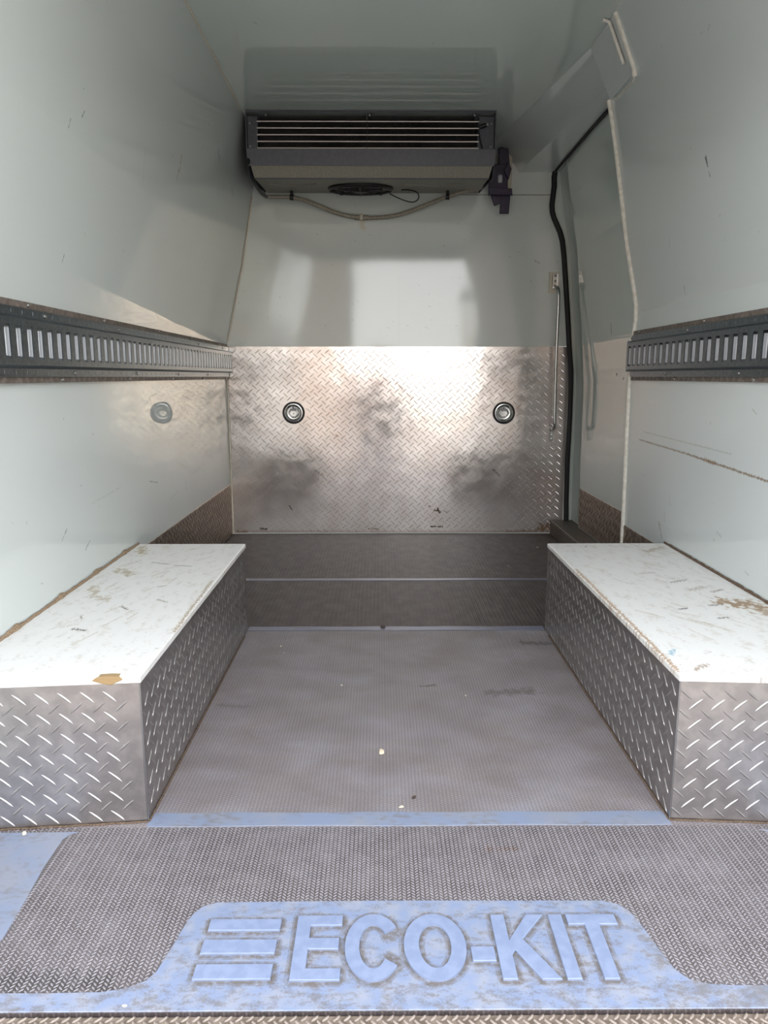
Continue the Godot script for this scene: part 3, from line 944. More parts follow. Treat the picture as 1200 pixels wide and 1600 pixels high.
func wheel_box(side: float, label: String) -> void:
	var wall := -0.688 if side < 0 else 0.821
	var edge := -0.385 if side < 0 else 0.486
	var zf := -1.116              # near corner at the free edge
	var zw := -1.089 if side < 0 else -1.094
	var zb := -2.06
	var t := thing("wheel_box", label, "box", Vector3(0, 0, 0))
	var inner := edge + 0.003 * side
	var s := Shape.new()
	s.hexa([Vector3(wall, 0.001, zw - 0.004), Vector3(inner, 0.001, zf - 0.004), Vector3(inner, 0.001, zb + 0.002), Vector3(wall, 0.001, zb + 0.002), Vector3(wall, 0.246, zw - 0.004), Vector3(inner, 0.246, zf - 0.004), Vector3(inner, 0.246, zb + 0.002), Vector3(wall, 0.246, zb + 0.002)])
	obj("body", s, M.dark_steel, t)
	var a := Vector3(wall, 0.002, zw)
	var b := Vector3(edge, 0.002, zf)
	var fp := obj("front_plate", tread_plate(a.distance_to(b), 0.2445), M.box_plate, t)
	fp.transform = frame(a, b - a, Vector3.UP) if side < 0 else frame(b, a - b, Vector3.UP)
	var sp := obj("side_plate", tread_plate(zf - zb, 0.2445), M.box_plate, t)
	sp.transform = frame(Vector3(edge, 0.002, zf), Vector3.FORWARD, Vector3.UP) if side < 0 else frame(Vector3(edge, 0.002, zb), Vector3.BACK, Vector3.UP)
	# lid with its thick white rim
	s = Shape.new()
	s.plane = 1
	var o := 0.0025
	s.prism(PackedVector2Array([Vector2(wall, zw + o), Vector2(edge - side * o, zf + o), Vector2(edge - side * o, zb), Vector2(wall, zb)]), 0.247, 0.2585, 0.0025)
	obj("lid", s, lid_material(int(side)), t)
	# corner where the two plates meet
	s = Shape.new()
	s.tube([Vector3(edge, 0.002, zf), Vector3(edge, 0.246, zf)], 0.0016, 6)
	obj("corner_edge", s, M.metal_edge, t)
	# caulk between lid and wall, torn and uneven
	s = Shape.new()
	var r := RandomNumberGenerator.new()
	r.seed = 7 + int(side)
	var n := 90
	var prev := []
	for i in n + 1:
		var z := lerpf(zw - 0.002, zb, float(i) / n)
		var flap := clampf(sin(i * 0.33 + 0.6) * 1.6 - 0.9 + 0.3 * sin(i * 1.7), 0.0, 1.0) if side < 0 else 0.0
		var w := 0.0035 + 0.0015 * r.randf() + 0.002 * flap
		var h := 0.004 + 0.0025 * r.randf() + 0.008 * flap * r.randf_range(0.6, 1.0)
		var ring := [Vector3(wall, 0.2583, z), Vector3(wall - side * w, 0.2586, z), Vector3(wall - side * w * 0.6, 0.2586 + h * 0.6, z), Vector3(wall, 0.2586 + h, z)]
		if prev:
			for k in 3:
				s.quad(prev[k], ring[k], ring[k + 1], prev[k + 1], Vector3(-side, 1, 0))
		prev = ring
	obj("caulk", s, M.caulk if side < 0 else M.caulk_dark, t)
	# grime line of sealant at the foot
	s = Shape.new()
	var foot := [a + Vector3(0, -0.001, 0.002), b + Vector3(-side * 0.002, -0.001, 0.002), Vector3(edge - side * 0.002, 0.001, zb)]
	var path := []
	for k in 2:
		for i in 16:
			path.append(foot[k].lerp(foot[k + 1], i / 16.0) + Vector3(0, 0, 0.0008 * sin(i * 2.3)))
	s.tube(path, 0.0019, 6)
	obj("foot_sealant", s, M.caulk_dark, t)
	if side < 0:
		# chip out of the rim that bares the filler
		s = Shape.new()
		var q := PackedVector2Array()
		for k in [[-0.026, 0.2532], [-0.0195, 0.2578], [-0.012, 0.2592], [0.004, 0.2596], [0.016, 0.2588], [0.0225, 0.2546], [0.0195, 0.2518], [0.012, 0.2492], [0.004, 0.2446], [-0.004, 0.2462], [-0.0115, 0.2478], [-0.0205, 0.2512]]:
			q.append(Vector2(k[0], -k[1]))
		s.prism(q, -0.012, 0.0012, 0.0008)
		var chip := obj("bared_filler", s, M.filler, t)
		chip.transform = Transform3D(Basis(Vector3.UP, 0.0883) * Basis(Vector3.RIGHT, Vector3.BACK, Vector3.DOWN), Vector3(-0.432, 0, -1.1091))


# ---------------------------------------------------------------- slotted lashing rails
func rail(side: float, z_far: float, label: String) -> void:
	var wall := -0.6885 if side < 0 else 0.8185
	var t := thing("lashing_rail", label, "rail", Vector3.ZERO)
	var z_near := REAR - 0.02
	var X := func(d: float) -> float: return wall - side * d
	var slab := func(s: Shape, ya: float, da: float, yb: float, db: float, thick: float, z0: float, z1: float) -> void:
		s.hexa([Vector3(X.call(da), ya, z0), Vector3(X.call(da), ya, z1), Vector3(X.call(da - thick), ya, z1), Vector3(X.call(da - thick), ya, z0), Vector3(X.call(db), yb, z0), Vector3(X.call(db), yb, z1), Vector3(X.call(db - thick), yb, z1), Vector3(X.call(db - thick), yb, z0)])
	for y in [[0.717, 0.731], [0.856, 0.871]]:
		var s := Shape.new()
		slab.call(s, y[0], 0.0085, y[1], 0.0085, 0.0085, z_near, z_far)
		obj("backing_strip", s, M.strip, t)
	for y in [[0.7285, 0.7465], [0.8395, 0.858]]:
		var s := Shape.new()
		slab.call(s, y[0], 0.0125, y[1], 0.0125, 0.0038, z_near, z_far)
		obj("flange", s, M.rail, t)
	# pressed channel with its row of slots
	var s := Shape.new()
	slab.call(s, 0.7445, 0.0118, 0.7515, 0.027, 0.003, z_near, z_far)
	slab.call(s, 0.8345, 0.027, 0.8415, 0.0118, 0.003, z_near, z_far)
	slab.call(s, 0.7510, 0.027, 0.7620, 0.027, 0.002, z_near, z_far)
	slab.call(s, 0.8230, 0.027, 0.8350, 0.027, 0.002, z_near, z_far)
	var pitch := 0.0437
	var open := 0.0215
	var z := z_far + 0.006
	var lips := []
	slab.call(s, 0.762, 0.027, 0.823, 0.027, 0.002, z_far, z + 0.012)
	z += 0.012
	while z + pitch < z_near:
		lips.append(z)
		slab.call(s, 0.762, 0.027, 0.823, 0.027, 0.002, z + open, z + pitch)
		z += pitch
	slab.call(s, 0.762, 0.027, 0.823, 0.027, 0.002, z, z_near)
	obj("channel", s, M.rail, t)
	s = Shape.new()
	s.box(Vector3(minf(X.call(0.0005), X.call(0.002)), 0.748, z_far), Vector3(maxf(X.call(0.0005), X.call(0.002)), 0.838, z_near))
	obj("back_plate", s, M.rail, t)
	# curved tongue behind each slot, bent inwards from its far edge
	s = Shape.new()
	var rows := 7
	var cols := 5
	var pt := func(i: int, k: int) -> Vector3:
		var a := float(k) / cols * PI / 2.0
		var bow := sin(float(i) / rows * PI) * 0.0022
		return Vector3(-side * (0.0250 - 0.0185 * sin(a) ), lerpf(0.767, 0.8175, float(i) / rows), 0.001 + (0.0125 + bow) * (1.0 - cos(a)) * 1.0)
	for i in rows:
		for k in cols:
			s.quad(pt.call(i, k), pt.call(i + 1, k), pt.call(i + 1, k + 1), pt.call(i, k + 1), Vector3(-side, 0, 1))
	var lip_mesh := s.mesh()
	for zz in lips:
		var o := obj("slot_tongue", lip_mesh, M.lip, t)
		o.position = Vector3(wall, 0, zz)
	# screws in the strips and flanges
	s = Shape.new()
	s.lathe(Vector3.ZERO, Vector3(-side, 0, 0), [[0.0045, 0.0], [0.0045, 0.001], [0.003, 0.0025], [0.0, 0.003]], 12)
	var screw := s.mesh()
	var spots := []
	var k := 0
	z = -1.02
	while z > z_far + 0.05:
		spots.append(Vector3(X.call(0.0085), 0.8655, z - (0.03 if k % 2 else 0.0)))
		spots.append(Vector3(X.call(0.0085), 0.7225, z - 0.16))
		spots.append(Vector3(X.call(0.0125), 0.849, z - 0.09))
		spots.append(Vector3(X.call(0.0125), 0.737, z - 0.22))
		z -= 0.43
		k += 1
	for p in spots:
		var o := obj("screw", screw, M.steel, t)
		o.position = p
	# stamped dimples along the flanges
	s = Shape.new()
	s.box(Vector3(-0.0003, -0.0035, -0.0012), Vector3(0.0005, 0.0035, 0.0012), 0.0003)
	var dimple := s.mesh()
	z = z_near - 0.03
	while z > z_far + 0.03:
		for y in [0.8495, 0.7375]:
			var o := obj("dimple", dimple, M.dark_steel if y < 0.8 else M.rail, t)
			o.position = Vector3(X.call(0.0125), y, z)
		z -= 0.0437
	# cut end
	s = Shape.new()
	slab.call(s, 0.7450, 0.026, 0.8410, 0.026, 0.020, z_far, z_far - 0.0018)
	obj("end_edge", s, M.rail, t)


# ---------------------------------------------------------------- cooling unit and its plumbing
func build_cooler() -> void:
	var zf := -2.95
	var zb := BACK + 0.006
	var l := -0.494
	var r := 0.437
	var top := ROOF - 0.002
	var t := thing("cooling_unit", "grey roof mounted evaporator unit with finned coil and round fan", "cooler", Vector3(0, 0, 0))
	# end cheeks: outline in z, y
	for e in [[l, 1.0], [r, -1.0]]:
		var o := [Vector2(zf, top), Vector2(zf, 1.565), Vector2(zf - 0.012, 1.52), Vector2(zf - 0.05, 1.472), Vector2(zb, 1.512), Vector2(zb, top)]
		var s := Shape.new()
		var ids := Geometry2D.triangulate_polygon(PackedVector2Array(o))
		for side in [0.0, 0.003]:
			var x: float = e[0] + e[1] * side
			for k in range(0, ids.size(), 3):
				s.tri(Vector3(x, o[ids[k]].y, o[ids[k]].x), Vector3(x, o[ids[k + 1]].y, o[ids[k + 1]].x), Vector3(x, o[ids[k + 2]].y, o[ids[k + 2]].x), Vector3(-e[1] if side == 0.0 else e[1], 0, 0))
		for k in o.size():
			var p: Vector2 = o[k]
			var q: Vector2 = o[(k + 1) % o.size()]
			var n := Vector3(0, (p.y + q.y) / 2 - 1.6, (p.x + q.x) / 2 + 3.17)
			s.quad(Vector3(e[0], p.y, p.x), Vector3(e[0], q.y, q.x), Vector3(e[0] + e[1] * 0.003, q.y, q.x), Vector3(e[0] + e[1] * 0.003, p.y, p.x), n)
		obj("side_panel", s, M.casing, t)
	# top flange, front lip, sloping tray, underside
	var s := Shape.new()
	s.box(Vector3(l, top - 0.008, zf - 0.002), Vector3(r, top, zf + 0.001), 0.0006)
	obj("top_rail", s, M.casing, t)
	s = Shape.new()
	s.hexa([Vector3(l + 0.004, 1.508, zf - 0.004), Vector3(r - 0.004, 1.508, zf - 0.004), Vector3(r - 0.004, 1.508, zf - 0.007), Vector3(l + 0.004, 1.508, zf - 0.007), Vector3(l + 0.003, 1.566, zf), Vector3(r - 0.003, 1.566, zf), Vector3(r - 0.003, 1.566, zf - 0.003), Vector3(l + 0.003, 1.566, zf - 0.003)])
	obj("front_lip", s, M.casing, t)
	s = Shape.new()
	s.hexa([Vector3(l + 0.02, 1.474, zf - 0.042), Vector3(r - 0.016, 1.474, zf - 0.042), Vector3(r - 0.016, 1.478, zf - 0.046), Vector3(l + 0.02, 1.478, zf - 0.046), Vector3(l + 0.014, 1.509, zf - 0.008), Vector3(r - 0.008, 1.509, zf - 0.008), Vector3(r - 0.008, 1.513, zf - 0.012), Vector3(l + 0.014, 1.513, zf - 0.012)])
	obj("drip_tray_front", s, M.tray, t)
	s = Shape.new()
	s.box(Vector3(l + 0.02, 1.4705, zf - 0.049), Vector3(r - 0.016, 1.4765, zf - 0.044), 0.001)
	obj("tray_seam", s, M.casing, t)
	s = Shape.new()
	s.hexa([Vector3(l + 0.02, 1.474, zf - 0.05), Vector3(r - 0.016, 1.474, zf - 0.05), Vector3(r - 0.01, 1.512, zb), Vector3(l + 0.012, 1.512, zb), Vector3(l + 0.02, 1.478, zf - 0.05), Vector3(r - 0.016, 1.478, zf - 0.05), Vector3(r - 0.01, 1.516, zb), Vector3(l + 0.012, 1.516, zb)])
	var under := obj("underside", s, M.tray, t)
	# raised ribs pressed into the underside
	for k in [[-0.44, -0.25], [0.10, 0.33]]:
		s = Shape.new()
		s.tube([Vector3(k[0], 1.484, -3.12), Vector3((k[0] + k[1]) / 2, 1.489, -3.17), Vector3(k[1], 1.484, -3.12)], 0.004, 6)
		obj("pressed_rib", s, M.tray, under)
	# coil: dark finned block, bright tubes, end plates
	var cz := zf - 0.03
	s = Shape.new()
	s.box(Vector3(l + 0.045, 1.568, cz - 0.16), Vector3(r - 0.07, top - 0.006, cz - 0.06))
	var block := obj("coil", s, M.coil, t)
	var fins := []
	var fx := l + 0.048
	while fx < r - 0.073:
		fins.append(Transform3D(Basis(), Vector3(fx, 1.63, cz - 0.029)))
		fx += 0.0042
	var fin := Shape.new()
	fin.box(Vector3(-0.0002, -0.06, -0.03), Vector3(0.0002, 0.06, 0.03))
	tread_copies("coil_fins", fins, fin, M.coil, block)
	for i in 5:
		s = Shape.new()
		var y := 1.664 - i * 0.0232
		s.tube([Vector3(l + 0.04, y, zf - 0.012), Vector3(r - 0.062, y, zf - 0.012)], 0.0034, 10)
		obj("tube", s, M.tubes, block)
	s = Shape.new()
	s.tube([Vector3(-0.044, 1.684, zf - 0.006), Vector3(-0.043, 1.568, zf - 0.005)], 0.0012, 6)
	obj("sensor_wire", s, M.dark_steel, block)
	for e in [[l + 0.004, l + 0.042], [r - 0.066, r - 0.004]]:
		s = Shape.new()
		s.box(Vector3(e[0], 1.568, zf - 0.022), Vector3(e[1], 1.684, zf - 0.019), 0.0006)
		var ep := obj("end_plate", s, M.casing, t)
		for y in [1.66, 1.58]:
			s = Shape.new()
			s.lathe(Vector3(e[0] + 0.008 if e[0] < 0 else e[1] - 0.01, y, zf - 0.019), Vector3.BACK, [[0.004, 0.0], [0.004, 0.002], [0.0, 0.003]], 10)
			obj("screw", s, M.dark_steel, ep)
		if e[0] > 0:
			s = Shape.new()
			s.tube([Vector3(e[0] + 0.008, 1.647, zf - 0.016), Vector3(e[0] + 0.03, 1.652, zf - 0.008)], 0.0075, 10)
			obj("valve", s, M.black, ep)
			s = Shape.new()
			s.lathe(Vector3(e[0] + 0.032, 1.652, zf - 0.006), Vector3(0.4, 0, 1), [[0.005, 0.0], [0.005, 0.006], [0.0, 0.007]], 10)
			obj("valve_cap", s, M.steel, ep)
			s = Shape.new()
			s.tube([Vector3(e[0] + 0.001, 1.68, zf - 0.013), Vector3(e[0] + 0.002, 1.63, zf - 0.012), Vector3(e[0] + 0.018, 1.57, zf - 0.01)], 0.0035, 8)
			obj("cable", s, M.black, ep)
	for x in [l + 0.075, -0.033, r - 0.08]:
		s = Shape.new()
		s.lathe(Vector3(x, 1.684, zf - 0.006), Vector3.BACK, [[0.007, -0.004], [0.007, 0.004], [0.004, 0.007], [0.0, 0.0075]], 12)
		obj("bolt", s, M.dark_steel, t)
	# round fan under the tray
	var up := Vector3(0, 0.395, 0.038).normalized()
	var fc := Vector3(-0.075, 1.494, -3.235)
	var fan := obj("fan", _fan_ring(fc, -up), M.black, t)
	for i in 3:
		s = Shape.new()
		var ring := []
		var a := up.cross(Vector3.RIGHT).normalized()
		for k in 33:
			var w := TAU * k / 32.0
			ring.append(fc - up * 0.013 + (Vector3.RIGHT * cos(w) + a * sin(w)) * (0.035 + 0.03 * i))
		s.tube(ring, 0.0022, 6, false)
		obj("guard_ring", s, M.black, fan)
	for i in 8:
		var a := up.cross(Vector3.RIGHT).normalized()
		var w := TAU * i / 8.0
		var d := Vector3.RIGHT * cos(w) + a * sin(w)
		s = Shape.new()
		s.tube([fc - up * 0.014, fc - up * 0.014 + d * 0.125], 0.0022, 6)
		obj("guard_spoke", s, M.black, fan)
	for i in 5:
		var a := up.cross(Vector3.RIGHT).normalized()
		var w0 := TAU * i / 5.0
		var w1 := w0 + 0.8
		var p := func(w: float, rr: float, h: float) -> Vector3: return fc + up * h + (Vector3.RIGHT * cos(w) + a * sin(w)) * rr
		s = Shape.new()
		s.quad(p.call(w0, 0.03, -0.002), p.call(w0, 0.115, -0.002), p.call(w1, 0.115, 0.0015), p.call(w1, 0.03, 0.0015), -up)
		obj("blade", s, M.black, fan)
	s = Shape.new()
	s.lathe(fc, -up, [[0.034, -0.001], [0.034, 0.012], [0.028, 0.017], [0.0, 0.018]], 24)
	obj("hub", s, M.black, fan)
	s = Shape.new()
	var wire := []
	for k in [[0.045, 1.482, -3.27], [0.08, 1.468, -3.28], [0.115, 1.455, -3.28], [0.145, 1.452, -3.285], [0.165, 1.462, -3.285], [0.168, 1.478, -3.28], [0.155, 1.49, -3.27], [0.12, 1.492, -3.25], [0.095, 1.489, -3.24]]:
		wire.append(Vector3(k[0], k[1], k[2]))
	s.tube(smooth(wire, 5), 0.0026, 8)
	obj("fan_cable", s, M.black, t)
	# side pipe on the left
	s = Shape.new()
	s.tube(smooth([Vector3(-0.487, 1.525, -2.94), Vector3(-0.49, 1.50, -2.99), Vector3(-0.482, 1.47, -3.06), Vector3(-0.476, 1.462, -3.18), Vector3(-0.47, 1.468, -3.27)], 5), 0.007, 8)
	obj("side_hose", s, M.black, t)

	# drain hose slung under the unit
	var pts := []
	for k in [[-0.47, 1.474, -3.31], [-0.42, 1.474, -3.315], [-0.369, 1.474, -3.32], [-0.31, 1.463, -3.335], [-0.25, 1.444, -3.352], [-0.19, 1.424, -3.37], [-0.13, 1.411, -3.382], [-0.074, 1.405, -3.385], [-0.01, 1.405, -3.384], [0.06, 1.411, -3.38], [0.12, 1.424, -3.37], [0.18, 1.442, -3.355], [0.24, 1.462, -3.338], [0.293, 1.477, -3.32], [0.34, 1.487, -3.30], [0.39, 1.497, -3.28], [0.425, 1.50, -3.26], [0.445, 1.515, -3.25]]:
		pts.append(Vector3(k[0], k[1] + 0.004, k[2]))
	s = Shape.new()
	s.tube(smooth(pts, 3), 0.0085, 10)
	var h := obj("drain_hose", s, M.hose, t)
	h.set_meta("label", "thin grey drain hose sagging below the unit")
	for p in [Vector3(-0.369, 1.478, -3.32), Vector3(0.293, 1.481, -3.32)]:
		s = Shape.new()
		s.tube([p + Vector3(-0.008, 0.001, 0), p + Vector3(0.008, -0.001, 0)], 0.0125, 10)
		s.box(p + Vector3(-0.006, 0.008, -0.006), p + Vector3(0.006, 0.026, 0.006), 0.002)
		obj("hose_clip", s, M.black, h)
	s = Shape.new()
	s.tube([Vector3(-0.105, 1.410, -3.384), Vector3(-0.045, 1.409, -3.385)], 0.0105, 10)
	obj("hose_joint", s, M.hose, h)
	s = Shape.new()
	s.box(Vector3(-0.083, 1.398, -3.392), Vector3(-0.068, 1.423, -3.373), 0.003)
	obj("tee_piece", s, M.cream, h)

	# taped pipe joint right of the unit
	var b := thing("taped_pipe_joint", "pipe joint wrapped in dark purple tape beside cooling unit", "pipe joint")
	s = Shape.new()
	s.box(Vector3(0.512, 1.52, -3.396), Vector3(0.572, 1.665, -3.36), 0.006)
	obj("foam_block", s, M.cream, b)
	s = Shape.new()
	s.tube([Vector3(0.52, 1.682, -3.352), Vector3(0.525, 1.60, -3.345), Vector3(0.50, 1.56, -3.34), Vector3(0.485, 1.52, -3.335), Vector3(0.50, 1.49, -3.34)], 0.011, 8)
	obj("pipe", s, M.black, b)
	for k in [[[0.505, 1.673], [0.547, 1.675], [0.556, 1.60], [0.538, 1.585], [0.512, 1.588]], [[0.488, 1.61], [0.536, 1.612], [0.548, 1.56], [0.548, 1.498], [0.466, 1.495], [0.468, 1.555]], [[0.466, 1.517], [0.566, 1.514], [0.569, 1.486], [0.466, 1.487]], [[0.523, 1.50], [0.563, 1.50], [0.558, 1.416], [0.518, 1.416]], [[0.474, 1.50], [0.528, 1.49], [0.524, 1.458], [0.494, 1.447]], [[0.548, 1.545], [0.56, 1.59], [0.545, 1.62], [0.528, 1.58]]]:
		var q := PackedVector2Array()
		for p in k:
			q.append(Vector2(p[0], -p[1]))
		s = Shape.new()
		s.prism(q, 0.0, 0.006, 0.002)
		var o := obj("tape", s, M.tape, b)
		o.transform = Transform3D(Basis(Vector3.RIGHT, Vector3.BACK, Vector3.DOWN), Vector3(0, 0, -3.338 + 0.0035 * b.get_child_count() - 0.02 * (1 if k[0][1] < 1.505 else 0)))
	s = Shape.new()
	s.box(Vector3(0.503, 1.535, -3.318), Vector3(0.523, 1.568, -3.306), 0.003)
	obj("fitting", s, M.clear, b)

func _fan_ring(c: Vector3, axis: Vector3) -> Shape:
	var s := Shape.new()
	s.lathe(c, axis, [[0.116, -0.001], [0.135, -0.001], [0.135, 0.006], [0.128, 0.012], [0.118, 0.012], [0.116, 0.004], [0.0, 0.001]], 40)
	return s

func smooth(p: Array, steps: int) -> Array:
	var out := []
	for i in p.size() - 1:
		for k in steps:
			out.append(p[i].cubic_interpolate(p[i + 1], p[maxi(i - 1, 0)], p[mini(i + 2, p.size() - 1)], float(k) / steps))
	out.append(p[-1])
	return out


# ---------------------------------------------------------------- fittings on the bulkhead
func lashing_pan(x: float, y: float, label: String) -> void:
	var z := BACK + 0.004
	var t := thing("lashing_pan", label, "tie-down", Vector3(x, y, z), "round recessed tie-down pans on the bulkhead")
	var s := Shape.new()
	s.lathe(Vector3.ZERO, Vector3.BACK, [[0.050, -0.001], [0.0505, 0.006], [0.048, 0.010], [0.044, 0.010], [0.042, 0.006]], 40)
	obj("rubber_gasket", s, M.rubber, t)
	s = Shape.new()
	s.lathe(Vector3.ZERO, Vector3.BACK, [[0.0425, 0.005], [0.0415, 0.009], [0.038, 0.0095], [0.034, 0.006], [0.029, 0.0015], [0.018, 0.0005], [0.0, 0.0002]], 40)
	obj("dish", s, M.steel, t)
	s = Shape.new()
	var ring := []
	for k in 25:
		var w := PI * (1.06 + 0.88 * k / 24.0)
		ring.append(Vector3(cos(w) * 0.022, 0.004 + sin(w) * 0.024, 0.009))
	ring.push_front(Vector3(-0.014, 0.013, 0.0095))
	ring.append(Vector3(0.014, 0.013, 0.0095))
	ring.append(Vector3(-0.014, 0.013, 0.0095))
	s.tube(ring, 0.0034, 8)
	obj("ring", s, M.steel, t)
	s = Shape.new()
	s.box(Vector3(-0.015, 0.009, 0.002), Vector3(0.015, 0.018, 0.0135), 0.002)
	obj("hinge_bar", s, M.dark_steel, t)
	s = Shape.new()
	s.lathe(Vector3(0, 0.024, 0.003), Vector3.BACK, [[0.0045, 0], [0.0045, 0.002], [0.0, 0.004]], 12)
	s.lathe(Vector3(0, -0.003, 0.001), Vector3.BACK, [[0.0035, 0], [0.0035, 0.002], [0.0, 0.003]], 12)
	obj("rivet", s, M.steel, t)

func grab_rail() -> void:
	var t := thing("grab_rail", "thin upright steel grab rail beside the sliding door", "handle", Vector3(0.782, 0.44, BACK + 0.004))
	var s := Shape.new()
	s.box(Vector3(-0.026, 0.655, -0.0035), Vector3(0.020, 0.745, 0.0015), 0.001)
	obj("backing_pad", s, M.cream, t)
	s = Shape.new()
	s.box(Vector3(-0.012, 0.672, 0.0015), Vector3(0.012, 0.738, 0.006), 0.002)
	var top := obj("bracket", s, M.steel, t)
	s = Shape.new()
	s.box(Vector3(0.004, -0.003, 0.002), Vector3(0.022, 0.055, 0.006), 0.002)
	var low := obj("bracket", s, M.steel, t)
	for k in [[top, 0.0, 0.727], [top, 0.0, 0.705], [low, 0.013, 0.008], [low, 0.013, 0.026]]:
		s = Shape.new()
		s.lathe(Vector3(k[1], k[2], 0.006), Vector3.BACK, [[0.005, 0], [0.0045, 0.002], [0.0, 0.0035]], 12)
		obj("screw", s, M.dark_steel if k[0] == top else M.steel, k[0])
	s = Shape.new()
	s.tube(smooth([Vector3(0.0, 0.682, 0.006), Vector3(0.002, 0.676, 0.03), Vector3(0.006, 0.66, 0.045), Vector3(0.008, 0.60, 0.05), Vector3(0.008, 0.36, 0.05), Vector3(0.012, 0.12, 0.05), Vector3(0.015, 0.07, 0.047), Vector3(0.014, 0.055, 0.03), Vector3(0.013, 0.047, 0.006)], 6), 0.0072, 12)
	obj("bar", s, M.steel, t)
	s = Shape.new()
	s.tube([Vector3(0.013, 0.05, 0.008), Vector3(0.013, 0.053, 0.03)], 0.0095, 10)
	obj("end_sleeve", s, M.dark_steel, t)


# ---------------------------------------------------------------- crumbs on the floor
func debris() -> void:
	var kinds := [["pale wood chip lying in the middle of floor", 0.004, -1.34, 0.011, M.chip], ["dark crumb in front of the blue floor band", 0.06, -1.18, 0.007, M.chip_dark], ["pale crumb touching the blue floor band", 0.038, -1.152, 0.006, M.chip], ["white flake left of the middle, far floor", -0.09, -1.66, 0.004, M.cream], ["small white flake near left wheel box", -0.27, -1.92, 0.0045, M.cream], ["tiny white flake beside its twin, left wheel box", -0.255, -1.87, 0.003, M.cream], ["white crumb on the dark floor near bulkhead", 0.505, -2.78, 0.006, M.cream], ["tan crumb in front of the door sill", 0.685, -3.1, 0.007, M.chip], ["brown clod on the middle floor line", 0.01, -2.075, 0.01, M.chip_dark], ["white crumb right of middle, beyond wood chip", 0.2, -1.6, 0.004, M.cream], ["white grit at the foot of left box front", -0.575, -1.082, 0.007, M.cream], ["white grit grain on the blue rear strip", -0.3, -0.748, 0.004, M.cream]]
	for i in kinds.size():
		var k: Array = kinds[i]
		var r := RandomNumberGenerator.new()
		r.seed = 40 + i
		var o := PackedVector2Array()
		for n in 7:
			o.append(Vector2.from_angle(TAU * n / 7.0) * k[3] * r.randf_range(0.45, 1.0) * Vector2(1.0, 0.62))
		var s := Shape.new()
		s.prism(o, 0.0, k[3] * 0.45, k[3] * 0.18)
		var d := obj("floor_crumb", s, k[4])
		d.position = Vector3(k[1], 0.0015, k[2])
		d.rotation.y = r.randf() * TAU
		tag(d, k[0], "debris", "crumbs and grit scattered on the load floor")


# ---------------------------------------------------------------- the yard outside, mirrored in the plates
func yard() -> void:
	var s := Shape.new()
	s.plane = 1
	s.box(Vector3(-40, -0.75, -30), Vector3(40, -0.65, 40))
	struct("ground", s, grain(mat(Color.WHITE, 0.85), 0.02, 130, col(104, 101, 98), col(126, 122, 118), 0.4), "pale concrete yard behind the van")
	# pale hall added at right to limit sky light, taller brown one left
	var w := thing("added_hall", "unseen pale hall added right of the gap to limit sky light", "building", Vector3(9.5, -0.65, 13.0))
	s = Shape.new()
	s.box(Vector3(-6.0, 0, 0), Vector3(8, 4.2, 9), 0.05)
	obj("wall", s, grain(mat(Color.WHITE, 0.8), 0.02, 131, col(212, 202, 186), col(226, 218, 204), 0.3), w)
	s = Shape.new()
	s.box(Vector3(-6.3, 4.2, -0.4), Vector3(8.3, 4.5, 9.3), 0.04)
	obj("roof", s, mat(col(150, 150, 150), 0.7), w)
	s = Shape.new()
	s.box(Vector3(-2.2, 0, -0.06), Vector3(1.2, 3.2, 0.0), 0.02)
	obj("roller_door", s, mat(col(150, 160, 170), 0.5), w)
	var b := thing("brick_hall", "brown brick hall left of the gap across the yard", "building", Vector3(-6.5, -0.65, 11.0))
	s = Shape.new()
	s.box(Vector3(-6, 0, 0), Vector3(5.75, 5.4, 5), 0.04)
	obj("wall", s, grain(mat(Color.WHITE, 0.9), 0.05, 132, col(112, 102, 96), col(128, 117, 110), 0.6), b)
	s = Shape.new()
	s.box(Vector3(-6.2, 5.4, -0.3), Vector3(5.85, 5.6, 5.2), 0.04)
	obj("roof", s, mat(col(96, 92, 90), 0.8), b)


